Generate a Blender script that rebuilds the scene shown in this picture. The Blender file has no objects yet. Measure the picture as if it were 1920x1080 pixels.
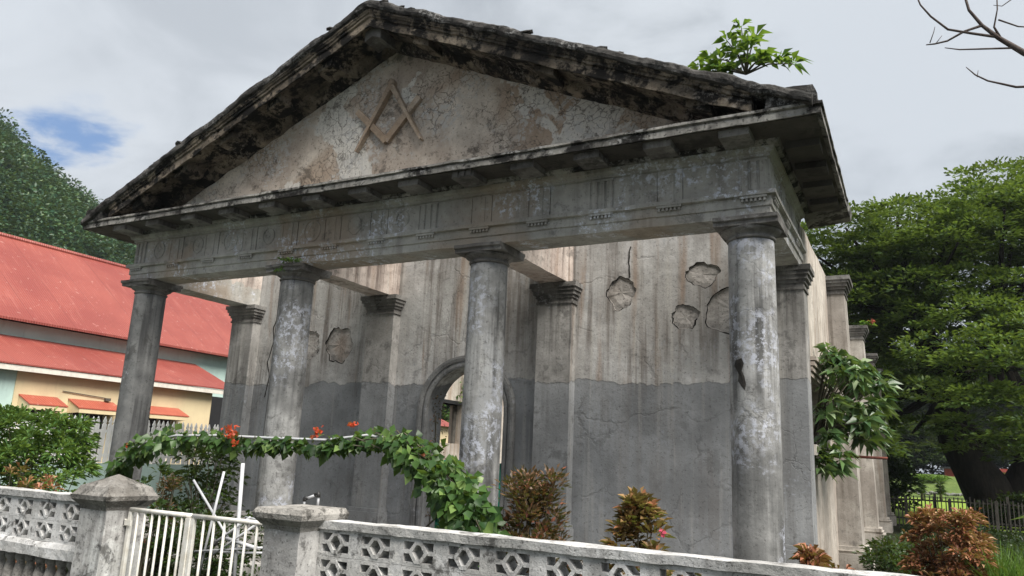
import bpy, bmesh, math, random
import numpy as np
from mathutils import Vector, Matrix, noise
from mathutils.geometry import tessellate_polygon
PI = math.pi
random.seed(7); rng = np.random.default_rng(7)
scene = bpy.context.scene
COL = scene.collection

# ------------------------------------------------------------------ camera
cam_d = bpy.data.cameras.new("camera"); cam = bpy.data.objects.new("camera", cam_d); COL.objects.link(cam)
cam_d.sensor_width = 36; cam_d.lens = 26.72; cam_d.clip_end = 2000; cam_d.clip_start = .05
yaw, pitch, roll = -.49139, .21973, .04449
fw = Vector((math.sin(yaw)*math.cos(pitch), math.cos(yaw)*math.cos(pitch), math.sin(pitch)))
rt = Vector((math.cos(yaw), -math.sin(yaw), 0)); up = rt.cross(fw)
r2 = rt*math.cos(roll)+up*math.sin(roll); u2 = -rt*math.sin(roll)+up*math.cos(roll)
cam.matrix_world = Matrix(((r2.x, u2.x, -fw.x, 1.5804), (r2.y, u2.y, -fw.y, -8.8037), (r2.z, u2.z, -fw.z, 1.6346), (0, 0, 0, 1)))
scene.camera = cam
scene.render.resolution_x = 1024; scene.render.resolution_y = 576
scene.view_settings.view_transform = 'Standard'; scene.view_settings.look = 'None'
scene.view_settings.exposure = 0.68; scene.view_settings.gamma = 1

# ------------------------------------------------------------------ node helper
class NT:
    def __init__(s, nt): s.nt = nt; s.nt.nodes.clear()
    def n(s, t, _o=0, _p=None, **kw):
        nd = s.nt.nodes.new(t)
        if _p:
            for k, v in _p.items(): setattr(nd, k, v)
        for k, v in kw.items():
            key = int(k[1:]) if (k[0] == 'i' and k[1:].isdigit()) else k.replace('_', ' ')
            s.put(nd.inputs[key], v)
        nd_out = nd.outputs[_o] if len(nd.outputs) else nd
        return nd_out
    def put(s, sock, v):
        if isinstance(v, bpy.types.NodeSocket): s.nt.links.new(v, sock)
        elif isinstance(v, (tuple, list)) and len(v) == 3 and sock.type == 'RGBA': sock.default_value = (*v, 1)
        else: sock.default_value = v
    def math(s, op, a, b=0.0, c=0.0):
        nd = s.nt.nodes.new('ShaderNodeMath'); nd.operation = op
        s.put(nd.inputs[0], a); s.put(nd.inputs[1], b); s.put(nd.inputs[2], c); return nd.outputs[0]
    def vmath(s, op, a, b):
        nd = s.nt.nodes.new('ShaderNodeVectorMath'); nd.operation = op
        s.put(nd.inputs[0], a); s.put(nd.inputs[1], b)
        return nd.outputs['Value'] if op in ('DOT_PRODUCT', 'DISTANCE') else nd.outputs[0]
    def noise(s, v, sc, det=4, rough=.55, dist=0., out=0):
        return s.n('ShaderNodeTexNoise', _o=out, Vector=v, Scale=sc, Detail=det, Roughness=rough, Distortion=dist)
    def ramp(s, f, a, b, lo=0., hi=1., smooth=True):
        nd = s.nt.nodes.new('ShaderNodeMapRange'); nd.interpolation_type = 'SMOOTHSTEP' if smooth else 'LINEAR'
        s.put(nd.inputs[0], f); nd.inputs[1].default_value = a; nd.inputs[2].default_value = b
        nd.inputs[3].default_value = lo; nd.inputs[4].default_value = hi; return nd.outputs[0]
    def mix(s, f, a, b, mode='MIX'):
        nd = s.nt.nodes.new('ShaderNodeMix'); nd.data_type = 'RGBA'; nd.blend_type = mode
        s.put(nd.inputs[0], f); s.put(nd.inputs[6], a); s.put(nd.inputs[7], b); return nd.outputs[2]
    def scale(s, v, xyz): return s.vmath('MULTIPLY', v, xyz)
    def pos(s): return s.n('ShaderNodeNewGeometry')
    def out(s, sh, kind='ShaderNodeOutputMaterial'):
        o = s.nt.nodes.new(kind); s.nt.links.new(sh, o.inputs[0])

# ------------------------------------------------------------------ world: broken overcast
world = bpy.data.worlds.new("World"); scene.world = world; world.use_nodes = True
SUN_EL, SUN_AZ = math.radians(54), math.radians(115)      # azimuth clockwise from +Y
w = NT(world.node_tree)
sky = w.n('ShaderNodeTexSky', _p=dict(sky_type='NISHITA', sun_disc=False, sun_elevation=SUN_EL, sun_rotation=SUN_AZ))
d = w.n('ShaderNodeTexCoord')
sep = w.nt.nodes.new('ShaderNodeSeparateXYZ'); w.nt.links.new(d, sep.inputs[0])
zc = w.math('ADD', w.math('MAXIMUM', sep.outputs[2], 0.0), .28)
cp = w.nt.nodes.new('ShaderNodeCombineXYZ')
w.put(cp.inputs[0], w.math('DIVIDE', sep.outputs[0], zc)); w.put(cp.inputs[1], w.math('DIVIDE', sep.outputs[1], zc)); w.put(cp.inputs[2], sep.outputs[2])
cpo = cp.outputs[0]
c1 = w.noise(cpo, 1.15, 5, .5, .3); c2 = w.noise(cpo, 3.0, 7, .55, .4)
shade = w.math('ADD', w.math('MULTIPLY', c1, .58), w.math('MULTIPLY', c2, .42))
cloud = w.mix(w.ramp(shade, .42, .58), (1.8, 2.03, 2.32), (4.35, 4.65, 5.0))
gl = w.ramp(w.vmath('DOT_PRODUCT', d, (-.0357, .932, .3608)), .955, .999)      # a brighter bank of cloud low in the north
cloud = w.mix(w.math('MULTIPLY', gl, .45), cloud, (3.9, 4.25, 4.7))
gl2 = w.ramp(w.vmath('DOT_PRODUCT', d, (-.74, .56, .38)), .86, .99)
cloud = w.mix(w.math('MULTIPLY', gl2, .6), cloud, (4.5, 4.8, 5.2))
hole = w.vmath('DOT_PRODUCT', d, (-.8254, .4578, .3303))
hl = w.math('ADD', hole, w.math('MULTIPLY', w.math('SUBTRACT', c2, .5), .035))
gap = w.ramp(hl, .9965, 1.001)
gap2 = w.math('MULTIPLY', gap, w.ramp(w.noise(cpo, 5, 6, .6), .36, .58))
blue = w.mix(.8, sky, (1.0, 2.0, 4.0))
colr = w.mix(w.math('MULTIPLY', gap2, .92), cloud, blue)
bg = w.n('ShaderNodeBackground', Color=colr, Strength=.1)
w.out(bg, 'ShaderNodeOutputWorld')

sun_d = bpy.data.lights.new("sun", 'SUN'); sun_d.energy = 4.8; sun_d.angle = math.radians(38); sun_d.color = (1, .95, .88)
sun = bpy.data.objects.new("sun", sun_d); COL.objects.link(sun)
sdir = Vector((math.sin(SUN_AZ)*math.cos(SUN_EL), math.cos(SUN_AZ)*math.cos(SUN_EL), math.sin(SUN_EL)))
sun.rotation_euler = sdir.to_track_quat('Z', 'Y').to_euler(); sun.location = (10, -10, 20)

# ------------------------------------------------------------------ materials
def newmat(name):
    m = bpy.data.materials.new(name); m.use_nodes = True; return m, NT(m.node_tree)

def concrete(name, c1, c2, dark=(.05, .048, .045), streak=.5, streak_c=(.07, .06, .05), mold=.5, mold_t=.56, speck=.5,
             lich=0., lich_c=(.5, .52, .58), lich_t=.6, crack=0., crack_s=2.2, tide=None, tide_c=(.10, .105, .115), patch=None, rust=0., bump=.35, sc=1.0, rough=.9,
             warm=None, gain=1.5):
    m, t = newmat(name); P = t.pos()
    c1, c2, streak_c = [tuple(min(.72, x*g) for x in c) for c, g in ((c1, gain), (c2, gain), (streak_c, 1.35))]
    if sc != 1.0: P2 = t.scale(P, (sc, sc, sc))
    else: P2 = P
    col = t.mix(t.ramp(t.noise(P2, .9, 6, .62), .36, .64), c1, c2)
    med = t.noise(P2, 5, 6, .65)
    col = t.mix(t.ramp(med, .3, .75, .0, .5), col, tuple(x*.62 for x in c1))
    if warm:
        col = t.mix(t.math('MULTIPLY', t.ramp(t.noise(P2, .55, 4, .5, .4), .5, .62), warm[1]), col, warm[0])
    if patch:   # large paler patches of newer plaster with a hard edge
        pm = t.ramp(t.noise(P2, patch[1], 5, .6, .3), patch[2], patch[2]+.015)
        col = t.mix(t.math('MULTIPLY', pm, patch[3]), col, patch[0])
    if tide is not None:
        sp = t.nt.nodes.new('ShaderNodeSeparateXYZ'); t.nt.links.new(P, sp.inputs[0])
        wob = t.math('MULTIPLY', t.math('SUBTRACT', t.noise(t.scale(P, (1, 1, .3)), 1.1, 2), .5), .35)
        wob2 = t.math('MULTIPLY', t.math('SUBTRACT', t.noise(P, 9, 4), .5), .12)
        zz = t.math('ADD', sp.outputs[2], t.math('ADD', wob, wob2))
        f = t.ramp(zz, tide-.012, tide+.012, 1, 0)
        tc = t.mix(t.ramp(t.noise(P, 1.3, 5, .6), .35, .65), tide_c, tuple(x*1.5 for x in tide_c))
        streak_f = t.math('SUBTRACT', 1.0, t.math('MULTIPLY', f, .55))
        col = t.mix(f, col, tc)
    else: f = None; streak_f = 1.0
    st = t.noise(t.scale(P, (5.5, 5.5, .28)), 1.0, 5, .6)
    st2 = t.noise(t.scale(P, (16, 16, .7)), 1.0, 4, .6)
    stf = t.math('MULTIPLY', t.ramp(t.math('ADD', t.math('MULTIPLY', st, .7), t.math('MULTIPLY', st2, .3)), .46, .62), t.ramp(t.noise(P, .7, 3), .3, .62))
    stf = t.math('MULTIPLY', t.math('MULTIPLY', stf, streak_f), streak)
    col = t.mix(stf, col, streak_c)
    if rust:
        rf = t.math('MULTIPLY', t.ramp(t.noise(t.scale(P, (3.2, 3.2, .22)), 1.3, 4, .5), .56, .7), rust)
        rf = t.math('MULTIPLY', rf, t.math('POWER', streak_f, 3.0)) if f is not None else rf
        col = t.mix(rf, col, (.25, .16, .10))
        pf = t.math('MULTIPLY', t.ramp(t.noise(t.scale(P, (9, 9, .35)), 1.0, 4, .6), .55, .7), t.math('MULTIPLY', streak_f, .5))
        col = t.mix(pf, col, (.48, .46, .42))
    mo = t.noise(P2, 2.6, 8, .72, .2)
    mof = t.math('MULTIPLY', t.ramp(mo, mold_t, mold_t+.1), mold)
    col = t.mix(mof, col, dark)
    sk = t.math('MULTIPLY', t.ramp(t.noise(P2, 24, 5, .7), .56, .66), speck)
    col = t.mix(sk, col, tuple(x*1.1 for x in dark))
    if lich:
        ln = t.noise(P2, 11, 8, .8)
        lf = t.math('MULTIPLY', t.ramp(ln, lich_t-.06, lich_t), t.math('MULTIPLY', t.ramp(t.noise(P2, 1.15, 4, .6), .48, .6), lich))
        col = t.mix(lf, col, lich_c)
    hgt = t.math('ADD', t.math('MULTIPLY', t.noise(P2, 30, 5, .7), .35), t.math('MULTIPLY', med, .9))
    if crack:
        dist = t.noise(P2, 3.5, 4, .6, out=1)
        pv = t.vmath('ADD', P2, t.scale(dist, (.35, .35, .35)))
        v = t.n('ShaderNodeTexVoronoi', _p=dict(feature='DISTANCE_TO_EDGE'), Vector=pv, Scale=crack_s)
        cf = t.ramp(v, .0, .022 if crack_s < 5 else .05, 1, 0)
        cm = t.math('MULTIPLY', t.math('MULTIPLY', cf, t.ramp(t.noise(P2, 1.1, 3), .42, .58)), crack)
        col = t.mix(cm, col, tuple(x*.8 for x in dark))
        hgt = t.math('SUBTRACT', hgt, t.math('MULTIPLY', cm, 1.2))
    if f is not None: hgt = t.math('ADD', hgt, t.math('MULTIPLY', f, -.6))
    bp = t.n('ShaderNodeBump', Strength=bump, Distance=.03, Height=hgt)
    b = t.n('ShaderNodeBsdfPrincipled', Base_Color=col, Roughness=rough, Specular_IOR_Level=.25, Normal=bp)
    t.out(b); return m

M = {}
M['column'] = concrete('column_render', (.118, .119, .117), (.29, .29, .283), gain=1.6, streak=1.0, streak_c=(.035, .036, .036), mold=.55, mold_t=.55, lich=.75, lich_c=(.50, .525, .60), lich_t=.555, crack=.2, crack_s=1.3, speck=.55,
    patch=((.36, .37, .38), .5, .56, .45))
M['column_dark'] = concrete('column_render_dark', (.10, .102, .102), (.19, .19, .185), streak=.8, streak_c=(.035, .035, .036), mold=.6, mold_t=.54, lich=.6, lich_c=(.34, .35, .38), speck=.6)
M['wall'] = concrete('portico_wall_render', (.27, .262, .25), (.45, .445, .435), streak=.75, streak_c=(.085, .07, .058), mold=.35, mold_t=.57, speck=.5, rust=.55, crack=.25, crack_s=.8, gain=1.3, tide=2.86, tide_c=(.185, .192, .198), lich=.35, lich_c=(.33, .35, .38),
    patch=((.40, .40, .39), .6, .56, .5))
M['pil'] = concrete('pilaster_render', (.17, .165, .155), (.27, .262, .25), streak=.85, streak_c=(.06, .055, .05), mold=.5, mold_t=.55, speck=.5, rust=.2, tide=2.83, tide_c=(.19, .196, .20), lich=.5, lich_c=(.35, .37, .41), crack=.3)
M['beam'] = concrete('beam_render', (.30, .25, .22), (.44, .39, .35), streak=.8, streak_c=(.08, .06, .05), mold=.55, mold_t=.55, speck=.5, rust=.3)
M['entab'] = concrete('entablature_render', gain=1.8, c1=(.185, .18, .165), c2=(.27, .265, .247), streak=.28, streak_c=(.05, .046, .04), mold=.5, mold_t=.58, speck=.4, lich=1., lich_c=(.62, .65, .72), lich_t=.57, warm=((.36, .27, .19), .55))
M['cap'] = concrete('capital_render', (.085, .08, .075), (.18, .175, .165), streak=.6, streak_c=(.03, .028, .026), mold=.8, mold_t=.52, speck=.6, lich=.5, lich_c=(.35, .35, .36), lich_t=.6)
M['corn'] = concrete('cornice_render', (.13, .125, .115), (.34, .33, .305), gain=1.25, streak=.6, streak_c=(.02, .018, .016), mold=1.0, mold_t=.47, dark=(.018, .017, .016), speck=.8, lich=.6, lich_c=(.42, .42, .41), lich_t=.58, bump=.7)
M['soffit'] = concrete('soffit_shade_render', (.06, .055, .048), (.10, .092, .08), gain=1, streak=.3, mold=.7, mold_t=.52, dark=(.025, .022, .02), speck=.5)  # mouldy render, base colour darkened for the shade under the cornice
M['rake'] = concrete('raking_cornice_render', (.075, .062, .048), (.36, .30, .23), gain=1, streak=.5, streak_c=(.02, .016, .014), mold=1.0, mold_t=.45, dark=(.009, .008, .007), speck=.9, lich=.6, lich_c=(.30, .27, .24), lich_t=.58, bump=1., sc=1.2)
M['slab'] = concrete('roof_slab_render', (.05, .047, .044), (.10, .096, .09), gain=1, streak=.2, mold=.95, mold_t=.47, dark=(.014, .014, .013), speck=.9, lich=.7, lich_c=(.24, .24, .235), lich_t=.56, bump=1., sc=1.6)
M['tymp'] = concrete('tympanum_plaster', (.28, .235, .195), (.43, .385, .33), gain=1.6, streak=.25, streak_c=(.12, .10, .08), mold=.75, mold_t=.55, dark=(.10, .085, .07), speck=.8, lich=.8, lich_c=(.50, .49, .47), lich_t=.55, crack=.65, crack_s=6.5,
    warm=((.33, .235, .16), .65), patch=((.66, .64, .59), .7, .55, .85), bump=.6)
M['emblem'] = concrete('emblem_plaster', (.24, .18, .13), (.36, .29, .225), gain=1.4, streak=.25, mold=.45, mold_t=.55, dark=(.07, .058, .048), speck=.8, lich=.6, lich_t=.56, bump=.8, sc=1.6)
M['fence'] = concrete('fence_paint', (.42, .415, .40), (.70, .69, .66), streak=.6, streak_c=(.14, .135, .13), mold=.85, mold_t=.53, dark=(.075, .072, .068), speck=.85, lich=.7, lich_c=(.64, .63, .60), lich_t=.56, sc=2.2, bump=.5, gain=1.1)
M['pier'] = concrete('pier_paint', (.28, .275, .27), (.50, .495, .48), streak=.85, streak_c=(.10, .095, .09), mold=.8, mold_t=.54, dark=(.06, .058, .055), speck=.7, lich=.5, lich_c=(.52, .53, .54), sc=1.8, patch=((.55, .555, .54), 1.2, .53, .9), gain=1.1)
M['piercap'] = concrete('pier_cap_render', (.20, .19, .175), (.36, .345, .32), streak=.4, mold=.8, mold_t=.52, dark=(.05, .047, .042), speck=.8, lich=.6, lich_c=(.48, .46, .43), sc=2.2, bump=.8, gain=1.1)
M['side'] = concrete('side_wall_render', (.27, .24, .21), (.42, .385, .34), streak=.7, streak_c=(.16, .12, .085), mold=.2, mold_t=.6, speck=.3, rust=.5, crack=.3, crack_s=1.2)
M['sidepil'] = concrete('side_pilaster_render', (.22, .20, .18), (.36, .34, .31), streak=.7, streak_c=(.09, .075, .06), mold=.4, mold_t=.56, speck=.4, rust=.3)
M['floor'] = concrete('step_render', (.20, .19, .18), (.34, .33, .31), streak=.1, mold=.6, mold_t=.52, speck=.5)
M['hole'] = concrete('spalled_render', (.23, .215, .20), (.36, .34, .32), streak=.3, mold=.5, mold_t=.55, speck=.7, warm=((.36, .27, .21), .5), bump=.45, sc=1.5)
M['groove_shade'] = concrete('groove_shade_black', (.012, .011, .010), (.035, .032, .028), gain=1, streak=0, mold=.6, speck=.4)  # near-black stand-in for shade inside the column hole, spall rims and cracks

def plain(name, c, c2=None, rough=.6, sc=6, metal=0., bump=.1, dirt=.0):
    m, t = newmat(name); P = t.pos()
    f = t.ramp(t.noise(P, sc, 6, .65), .35, .68)
    col = t.mix(f, c, c2 or tuple(x*.8 for x in c))
    if dirt:
        col = t.mix(t.math('MULTIPLY', t.ramp(t.noise(t.scale(P, (4, 4, .8)), 1.6, 6, .7), .52, .7), dirt), col, tuple(x*.45 for x in c))
    bp = t.n('ShaderNodeBump', Strength=bump, Distance=.01, Height=t.noise(P, sc*6, 4))
    t.out(t.n('ShaderNodeBsdfPrincipled', Base_Color=col, Roughness=rough, Metallic=metal, Normal=bp)); return m
M['whitepaint'] = plain('white_gate_paint', (.74, .73, .69), (.60, .57, .50), .5, 9, dirt=.55)
M['white'] = plain('white_picket_paint', (.86, .87, .85), (.76, .77, .74), .6, dirt=.12)
M['pvc'] = plain('white_pipe', (.52, .53, .55), (.42, .43, .45), .4, dirt=.3)
M['black'] = plain('black_fitting', (.02, .02, .02), rough=.5)
M['mint'] = plain('mint_wall_paint', (.50, .66, .61), (.44, .58, .54), .8, 1.3, dirt=.25)
M['cream'] = plain('cream_wall_paint', (.70, .58, .36), (.63, .51, .32), .8, 1.5, dirt=.15)
M['fascia'] = plain('fascia_paint', (.74, .70, .62), (.6, .56, .5), .6)
M['dark'] = plain('near_black', (.018, .018, .02), rough=.6)  # near-black; shade of openings as colour, also shed roof and lintels
M['glass'] = plain('window_glass', (.03, .035, .04), rough=.15)
M['shed'] = plain('red_shed_paint', (.32, .05, .04), rough=.7)
M['oldwood'] = plain('weathered_wood', (.055, .05, .042), (.095, .088, .075), .85, 9)
M['rustpipe'] = plain('rusty_pipe', (.22, .06, .04), (.12, .04, .03), .8, 20)
M['tarp'] = plain('green_tarpaulin', (.0, .20, .13), (.0, .13, .09), .45, 3)
M['stone'] = plain('grey_stone', (.22, .22, .21), (.12, .12, .11), .9, 8)
M['stem'] = plain('plant_stem', (.09, .08, .05), (.06, .055, .035), .8, 20)
def bark(name, c, c2):
    m, t = newmat(name); P = t.pos()
    f = t.noise(t.scale(P, (6, 6, 1.2)), 1.5, 7, .7)
    t.out(t.n('ShaderNodeBsdfPrincipled', Base_Color=t.mix(t.ramp(f, .35, .65), c, c2), Roughness=.95, Specular_IOR_Level=.12,
              Normal=t.n('ShaderNodeBump', Strength=.8, Distance=.05, Height=f))); return m
M['bark'] = bark('tree_bark', (.012, .010, .009), (.03, .026, .022))
M['twig'] = bark('bare_twig', (.07, .055, .05), (.13, .11, .10))

def roofmat(name, c, c2, ax):
    m, t = newmat(name); P = t.pos()
    sp = t.nt.nodes.new('ShaderNodeSeparateXYZ'); t.nt.links.new(P, sp.inputs[0])
    wv = t.math('SINE', t.math('MULTIPLY', sp.outputs[ax], 2*PI/.076))
    rib = t.ramp(t.math('FRACT', t.math('DIVIDE', sp.outputs[ax], 1.25)), .0, .025, 1, 0)
    lap = t.ramp(t.noise(t.scale(P, (.8, 9, .8)), 1, 4), .58, .66)
    col = t.mix(t.ramp(t.noise(P, .5, 5, .6), .35, .65), c, c2)
    col = t.mix(t.math('MULTIPLY', rib, .5), col, tuple(x*.5 for x in c))
    rs = t.ramp(t.noise(t.scale(P, (.5, 6, .5)), 1.2, 5, .7), .52, .7)
    col = t.mix(t.math('MULTIPLY', rs, .35), col, (.22, .06, .04))
    col = t.mix(t.math('MULTIPLY', lap, .12), col, (.6, .25, .2))
    col = t.mix(t.math('MULTIPLY', t.ramp(t.noise(P, 6, 6, .7), .62, .66), .35), col, (.65, .4, .35))
    bp = t.n('ShaderNodeBump', Strength=.35, Distance=.02, Height=t.math('ADD', wv, t.math('MULTIPLY', rib, 2.)))
    t.out(t.n('ShaderNodeBsdfPrincipled', Base_Color=col, Roughness=.55, Normal=bp)); return m
M['redroof'] = roofmat('red_corrugated_roof', (.225, .046, .035), (.28, .068, .05), 1)
M['redawn'] = roofmat('red_awning_sheet', (.33, .075, .045), (.40, .11, .065), 1)

def leafmat(name, a, b, c=None, trans=.35, rough=.45, ns=.9, na=.35):
    m, t = newmat(name)
    r = t.n('ShaderNodeAttribute', _o=2, _p=dict(attribute_name='rnd'))
    P = t.pos()
    col = t.mix(t.ramp(r, 0, .75, smooth=False), a, b)
    if c: col = t.mix(t.ramp(r, .8, .95), col, c)
    col = t.mix(t.ramp(t.noise(P, ns, 3), .40, .62, 0, na), col, tuple(x*.45 for x in a))
    p = t.n('ShaderNodeBsdfPrincipled', Base_Color=col, Roughness=rough, Specular_IOR_Level=.35)
    tr = t.n('ShaderNodeBsdfTranslucent', Color=t.mix(.5, col, (.25, .35, .03), 'MIX'))
    mx = t.n('ShaderNodeMixShader', i0=trans, i1=p, i2=tr)
    t.out(mx); return m
M['leaf_tree'] = leafmat('rain_tree_leaf', (.040, .088, .024), (.105, .18, .042), (.21, .29, .07), ns=.75, na=.7, trans=.35)
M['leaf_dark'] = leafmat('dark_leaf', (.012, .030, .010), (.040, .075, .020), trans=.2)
M['leaf_hill'] = leafmat('hill_leaf', (.025, .075, .04), (.065, .13, .055), (.12, .18, .06), trans=.15, ns=.16, na=.85)
M['leaf_bush'] = leafmat('bush_leaf', (.05, .12, .035), (.13, .24, .065), (.24, .36, .09))
M['leaf_vine'] = leafmat('vine_leaf', (.022, .058, .018), (.075, .15, .038), (.20, .30, .09), rough=.35)
M['leaf_fig'] = leafmat('wall_shrub_leaf', (.03, .075, .028), (.11, .19, .07), (.32, .40, .24), rough=.25, trans=.25)
M['leaf_roof'] = leafmat('roof_plant_leaf', (.06, .15, .02), (.14, .28, .045), (.26, .38, .08), trans=.45)
M['leaf_red'] = leafmat('croton_leaf', (.19, .08, .045), (.42, .17, .10), (.50, .32, .19), trans=.2)
M['leaf_brown'] = leafmat('bronze_croton_leaf', (.06, .048, .028), (.18, .10, .055), (.32, .11, .07), trans=.2)
M['leaf_yellow'] = leafmat('yellow_croton_leaf', (.13, .10, .04), (.36, .22, .10), (.42, .17, .09), trans=.25)
M['bract'] = leafmat('red_bract', (.62, .06, .03), (.78, .12, .06), (.8, .2, .12), trans=.4)
M['pink'] = leafmat('pink_petal', (.6, .05, .12), (.75, .12, .2), trans=.3)
M['grass'] = leafmat('grass_blade', (.06, .14, .02), (.16, .30, .05), (.25, .38, .1))

def groundmat(name, a, b, c, sc=1.):
    m, t = newmat(name); P = t.pos()
    col = t.mix(t.ramp(t.noise(P, .6*sc, 6, .6), .35, .65), a, b)
    col = t.mix(t.ramp(t.noise(P, 7*sc, 6, .7), .45, .62), col, c)
    t.out(t.n('ShaderNodeBsdfPrincipled', Base_Color=col, Roughness=.95, Specular_IOR_Level=.12, Normal=t.n('ShaderNodeBump', Strength=.6, Distance=.05, Height=t.noise(P, 18, 5)))); return m
M['ground'] = groundmat('soil_and_grass', (.022, .02, .014), (.028, .038, .014), (.025, .03, .016))
M['lawn'] = groundmat('lawn_grass', (.20, .29, .045), (.25, .33, .06), (.16, .25, .04), 2)
M['bank'] = groundmat('bank_grass', (.10, .15, .04), (.15, .20, .06), (.07, .10, .03), 1.5)
M['hillm'] = groundmat('hill_ground', (.015, .035, .018), (.03, .05, .022), (.012, .028, .014), .2)

# ------------------------------------------------------------------ mesh helpers
def link_mesh(name, verts, faces, mat, parent=None, smooth=False, rough=None):
    if rough:
        amp, fr = rough
        nv = []
        for v in verts:
            q = Vector(v); n1 = noise.noise_vector(q*fr); n2 = noise.noise_vector(q*fr*3.1+Vector((7, 3, 1)))
            nv.append(q+n1*amp+n2*amp*.5)
        verts = nv
    me = bpy.data.meshes.new(name); me.from_pydata([tuple(v) for v in verts], [], faces); me.validate(); me.update()
    me.materials.append(mat)
    if smooth: me.polygons.foreach_set('use_smooth', [True]*len(me.polygons))
    o = bpy.data.objects.new(name, me); COL.objects.link(o)
    if parent: o.parent = parent; o.matrix_parent_inverse = parent.matrix_basis.inverted()
    return o

class MB:
    def __init__(s): s.v = []; s.f = []
    def add(s, vs, fs):
        n = len(s.v); s.v += [Vector(v) for v in vs]; s.f += [tuple(i+n for i in f) for f in fs]; return s
    def box(s, x0, x1, y0, y1, z0, z1):
        return s.add([(x0,y0,z0),(x1,y0,z0),(x1,y1,z0),(x0,y1,z0),(x0,y0,z1),(x1,y0,z1),(x1,y1,z1),(x0,y1,z1)],
                     [(3,2,1,0),(4,5,6,7),(0,1,5,4),(1,2,6,5),(2,3,7,6),(3,0,4,7)])
    def frustum(s, x0, x1, y0, y1, z0, z1, g):   # box whose top is grown by g on every side
        return s.add([(x0,y0,z0),(x1,y0,z0),(x1,y1,z0),(x0,y1,z0),(x0-g,y0-g,z1),(x1+g,y0-g,z1),(x1+g,y1+g,z1),(x0-g,y1+g,z1)],
                     [(3,2,1,0),(4,5,6,7),(0,1,5,4),(1,2,6,5),(2,3,7,6),(3,0,4,7)])
    def prism(s, pts, axis, a0, a1, nseg=1, ds=None, shear=0., x_ref=0., seam=False):
        """closed profile pts (u,v) swept along axis; 'x': u=y v=z, 'y': u=x v=z, 'z': u=x v=y; shear lifts z by shear*|a-x_ref|"""
        if ds:
            q = []
            for i in range(len(pts)):
                a, b = Vector(pts[i]), Vector(pts[(i+1) % len(pts)]); k = max(1, int(round((b-a).length/ds)))
                q += [tuple(a+(b-a)*j/k) for j in range(k)]
            pts = q
        m = len(pts); vs = []; fs = []
        for i in range(nseg+1):
            a = a0+(a1-a0)*i/nseg
            for u, v in pts:
                dz = shear*abs(a-x_ref)
                vs.append((a, u, v+dz) if axis == 'x' else (u, a, v+dz) if axis == 'y' else (u, v, a))
        for i in range(nseg):
            for j in range(m):
                k = (j+1) % m; fs.append((i*m+j, i*m+k, (i+1)*m+k, (i+1)*m+j))
        fs.append(tuple(reversed(range(m)))); fs.append(tuple(nseg*m+j for j in range(m)))
        return s.add(vs, fs)
    def tube(s, pts, r, n=8, caps=True):
        pts = [Vector(p) for p in pts]; k = len(pts)
        rs = r if isinstance(r, (list, tuple)) else [r]*k
        vs = []; fs = []
        t0 = (pts[1]-pts[0]).normalized(); ref = Vector((0, 0, 1)) if abs(t0.z) < .9 else Vector((1, 0, 0))
        a = t0.cross(ref).normalized()
        for i, p in enumerate(pts):
            t = (pts[min(i+1, k-1)]-pts[max(i-1, 0)]).normalized()
            a = (a-t*a.dot(t)).normalized(); b = t.cross(a)
            for j in range(n):
                an = 2*PI*j/n; vs.append(p+(a*math.cos(an)+b*math.sin(an))*rs[i])
        for i in range(k-1):
            for j in range(n):
                q = (j+1) % n; fs.append((i*n+j, i*n+q, (i+1)*n+q, (i+1)*n+j))
        if caps: fs.append(tuple(reversed(range(n)))); fs.append(tuple((k-1)*n+j for j in range(n)))
        return s.add(vs, fs)
    def lathe(s, prof, cx, cy, n=32):
        vs = []; fs = []; m = len(prof)
        for r, z in prof:
            for j in range(n):
                an = 2*PI*j/n; vs.append((cx+r*math.cos(an), cy+r*math.sin(an), z))
        for i in range(m-1):
            for j in range(n):
                q = (j+1) % n; fs.append((i*n+j, i*n+q, (i+1)*n+q, (i+1)*n+j))
        fs.append(tuple(reversed(range(n)))); fs.append(tuple((m-1)*n+j for j in range(n)))
        return s.add(vs, fs)
    def blob(s, c, r, seed=0, sub=2, sq=(1, 1, 1), amp=.25):
        bm = bmesh.new(); bmesh.ops.create_icosphere(bm, subdivisions=sub, radius=1)
        vs = []
        for v in bm.verts:
            k = 1+amp*noise.noise(v.co*1.8+Vector((seed*3.1, seed, 0)))
            vs.append(Vector(c)+Vector((v.co.x*sq[0], v.co.y*sq[1], v.co.z*sq[2]))*r*k)
        fs = [tuple(v.index for v in f.verts) for f in bm.faces]; bm.free()
        return s.add(vs, fs)
    def build(s, name, mat, parent=None, smooth=False, rough=None): return link_mesh(name, s.v, s.f, mat, parent, smooth, rough)

def thing(name, label, cat, loc=(0, 0, 0), group=None, rotz=0):
    o = bpy.data.objects.new(name, None); COL.objects.link(o); o.empty_display_size = .2
    o.location = loc; o.rotation_euler = (0, 0, rotz); o['label'] = label; o['category'] = cat
    if group: o['group'] = group
    return o
def tag(o, label, cat, group=None):
    o['label'] = label; o['category'] = cat
    if group: o['group'] = group
    return o
def struct(o, kind='structure'): o['kind'] = kind; return o

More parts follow.
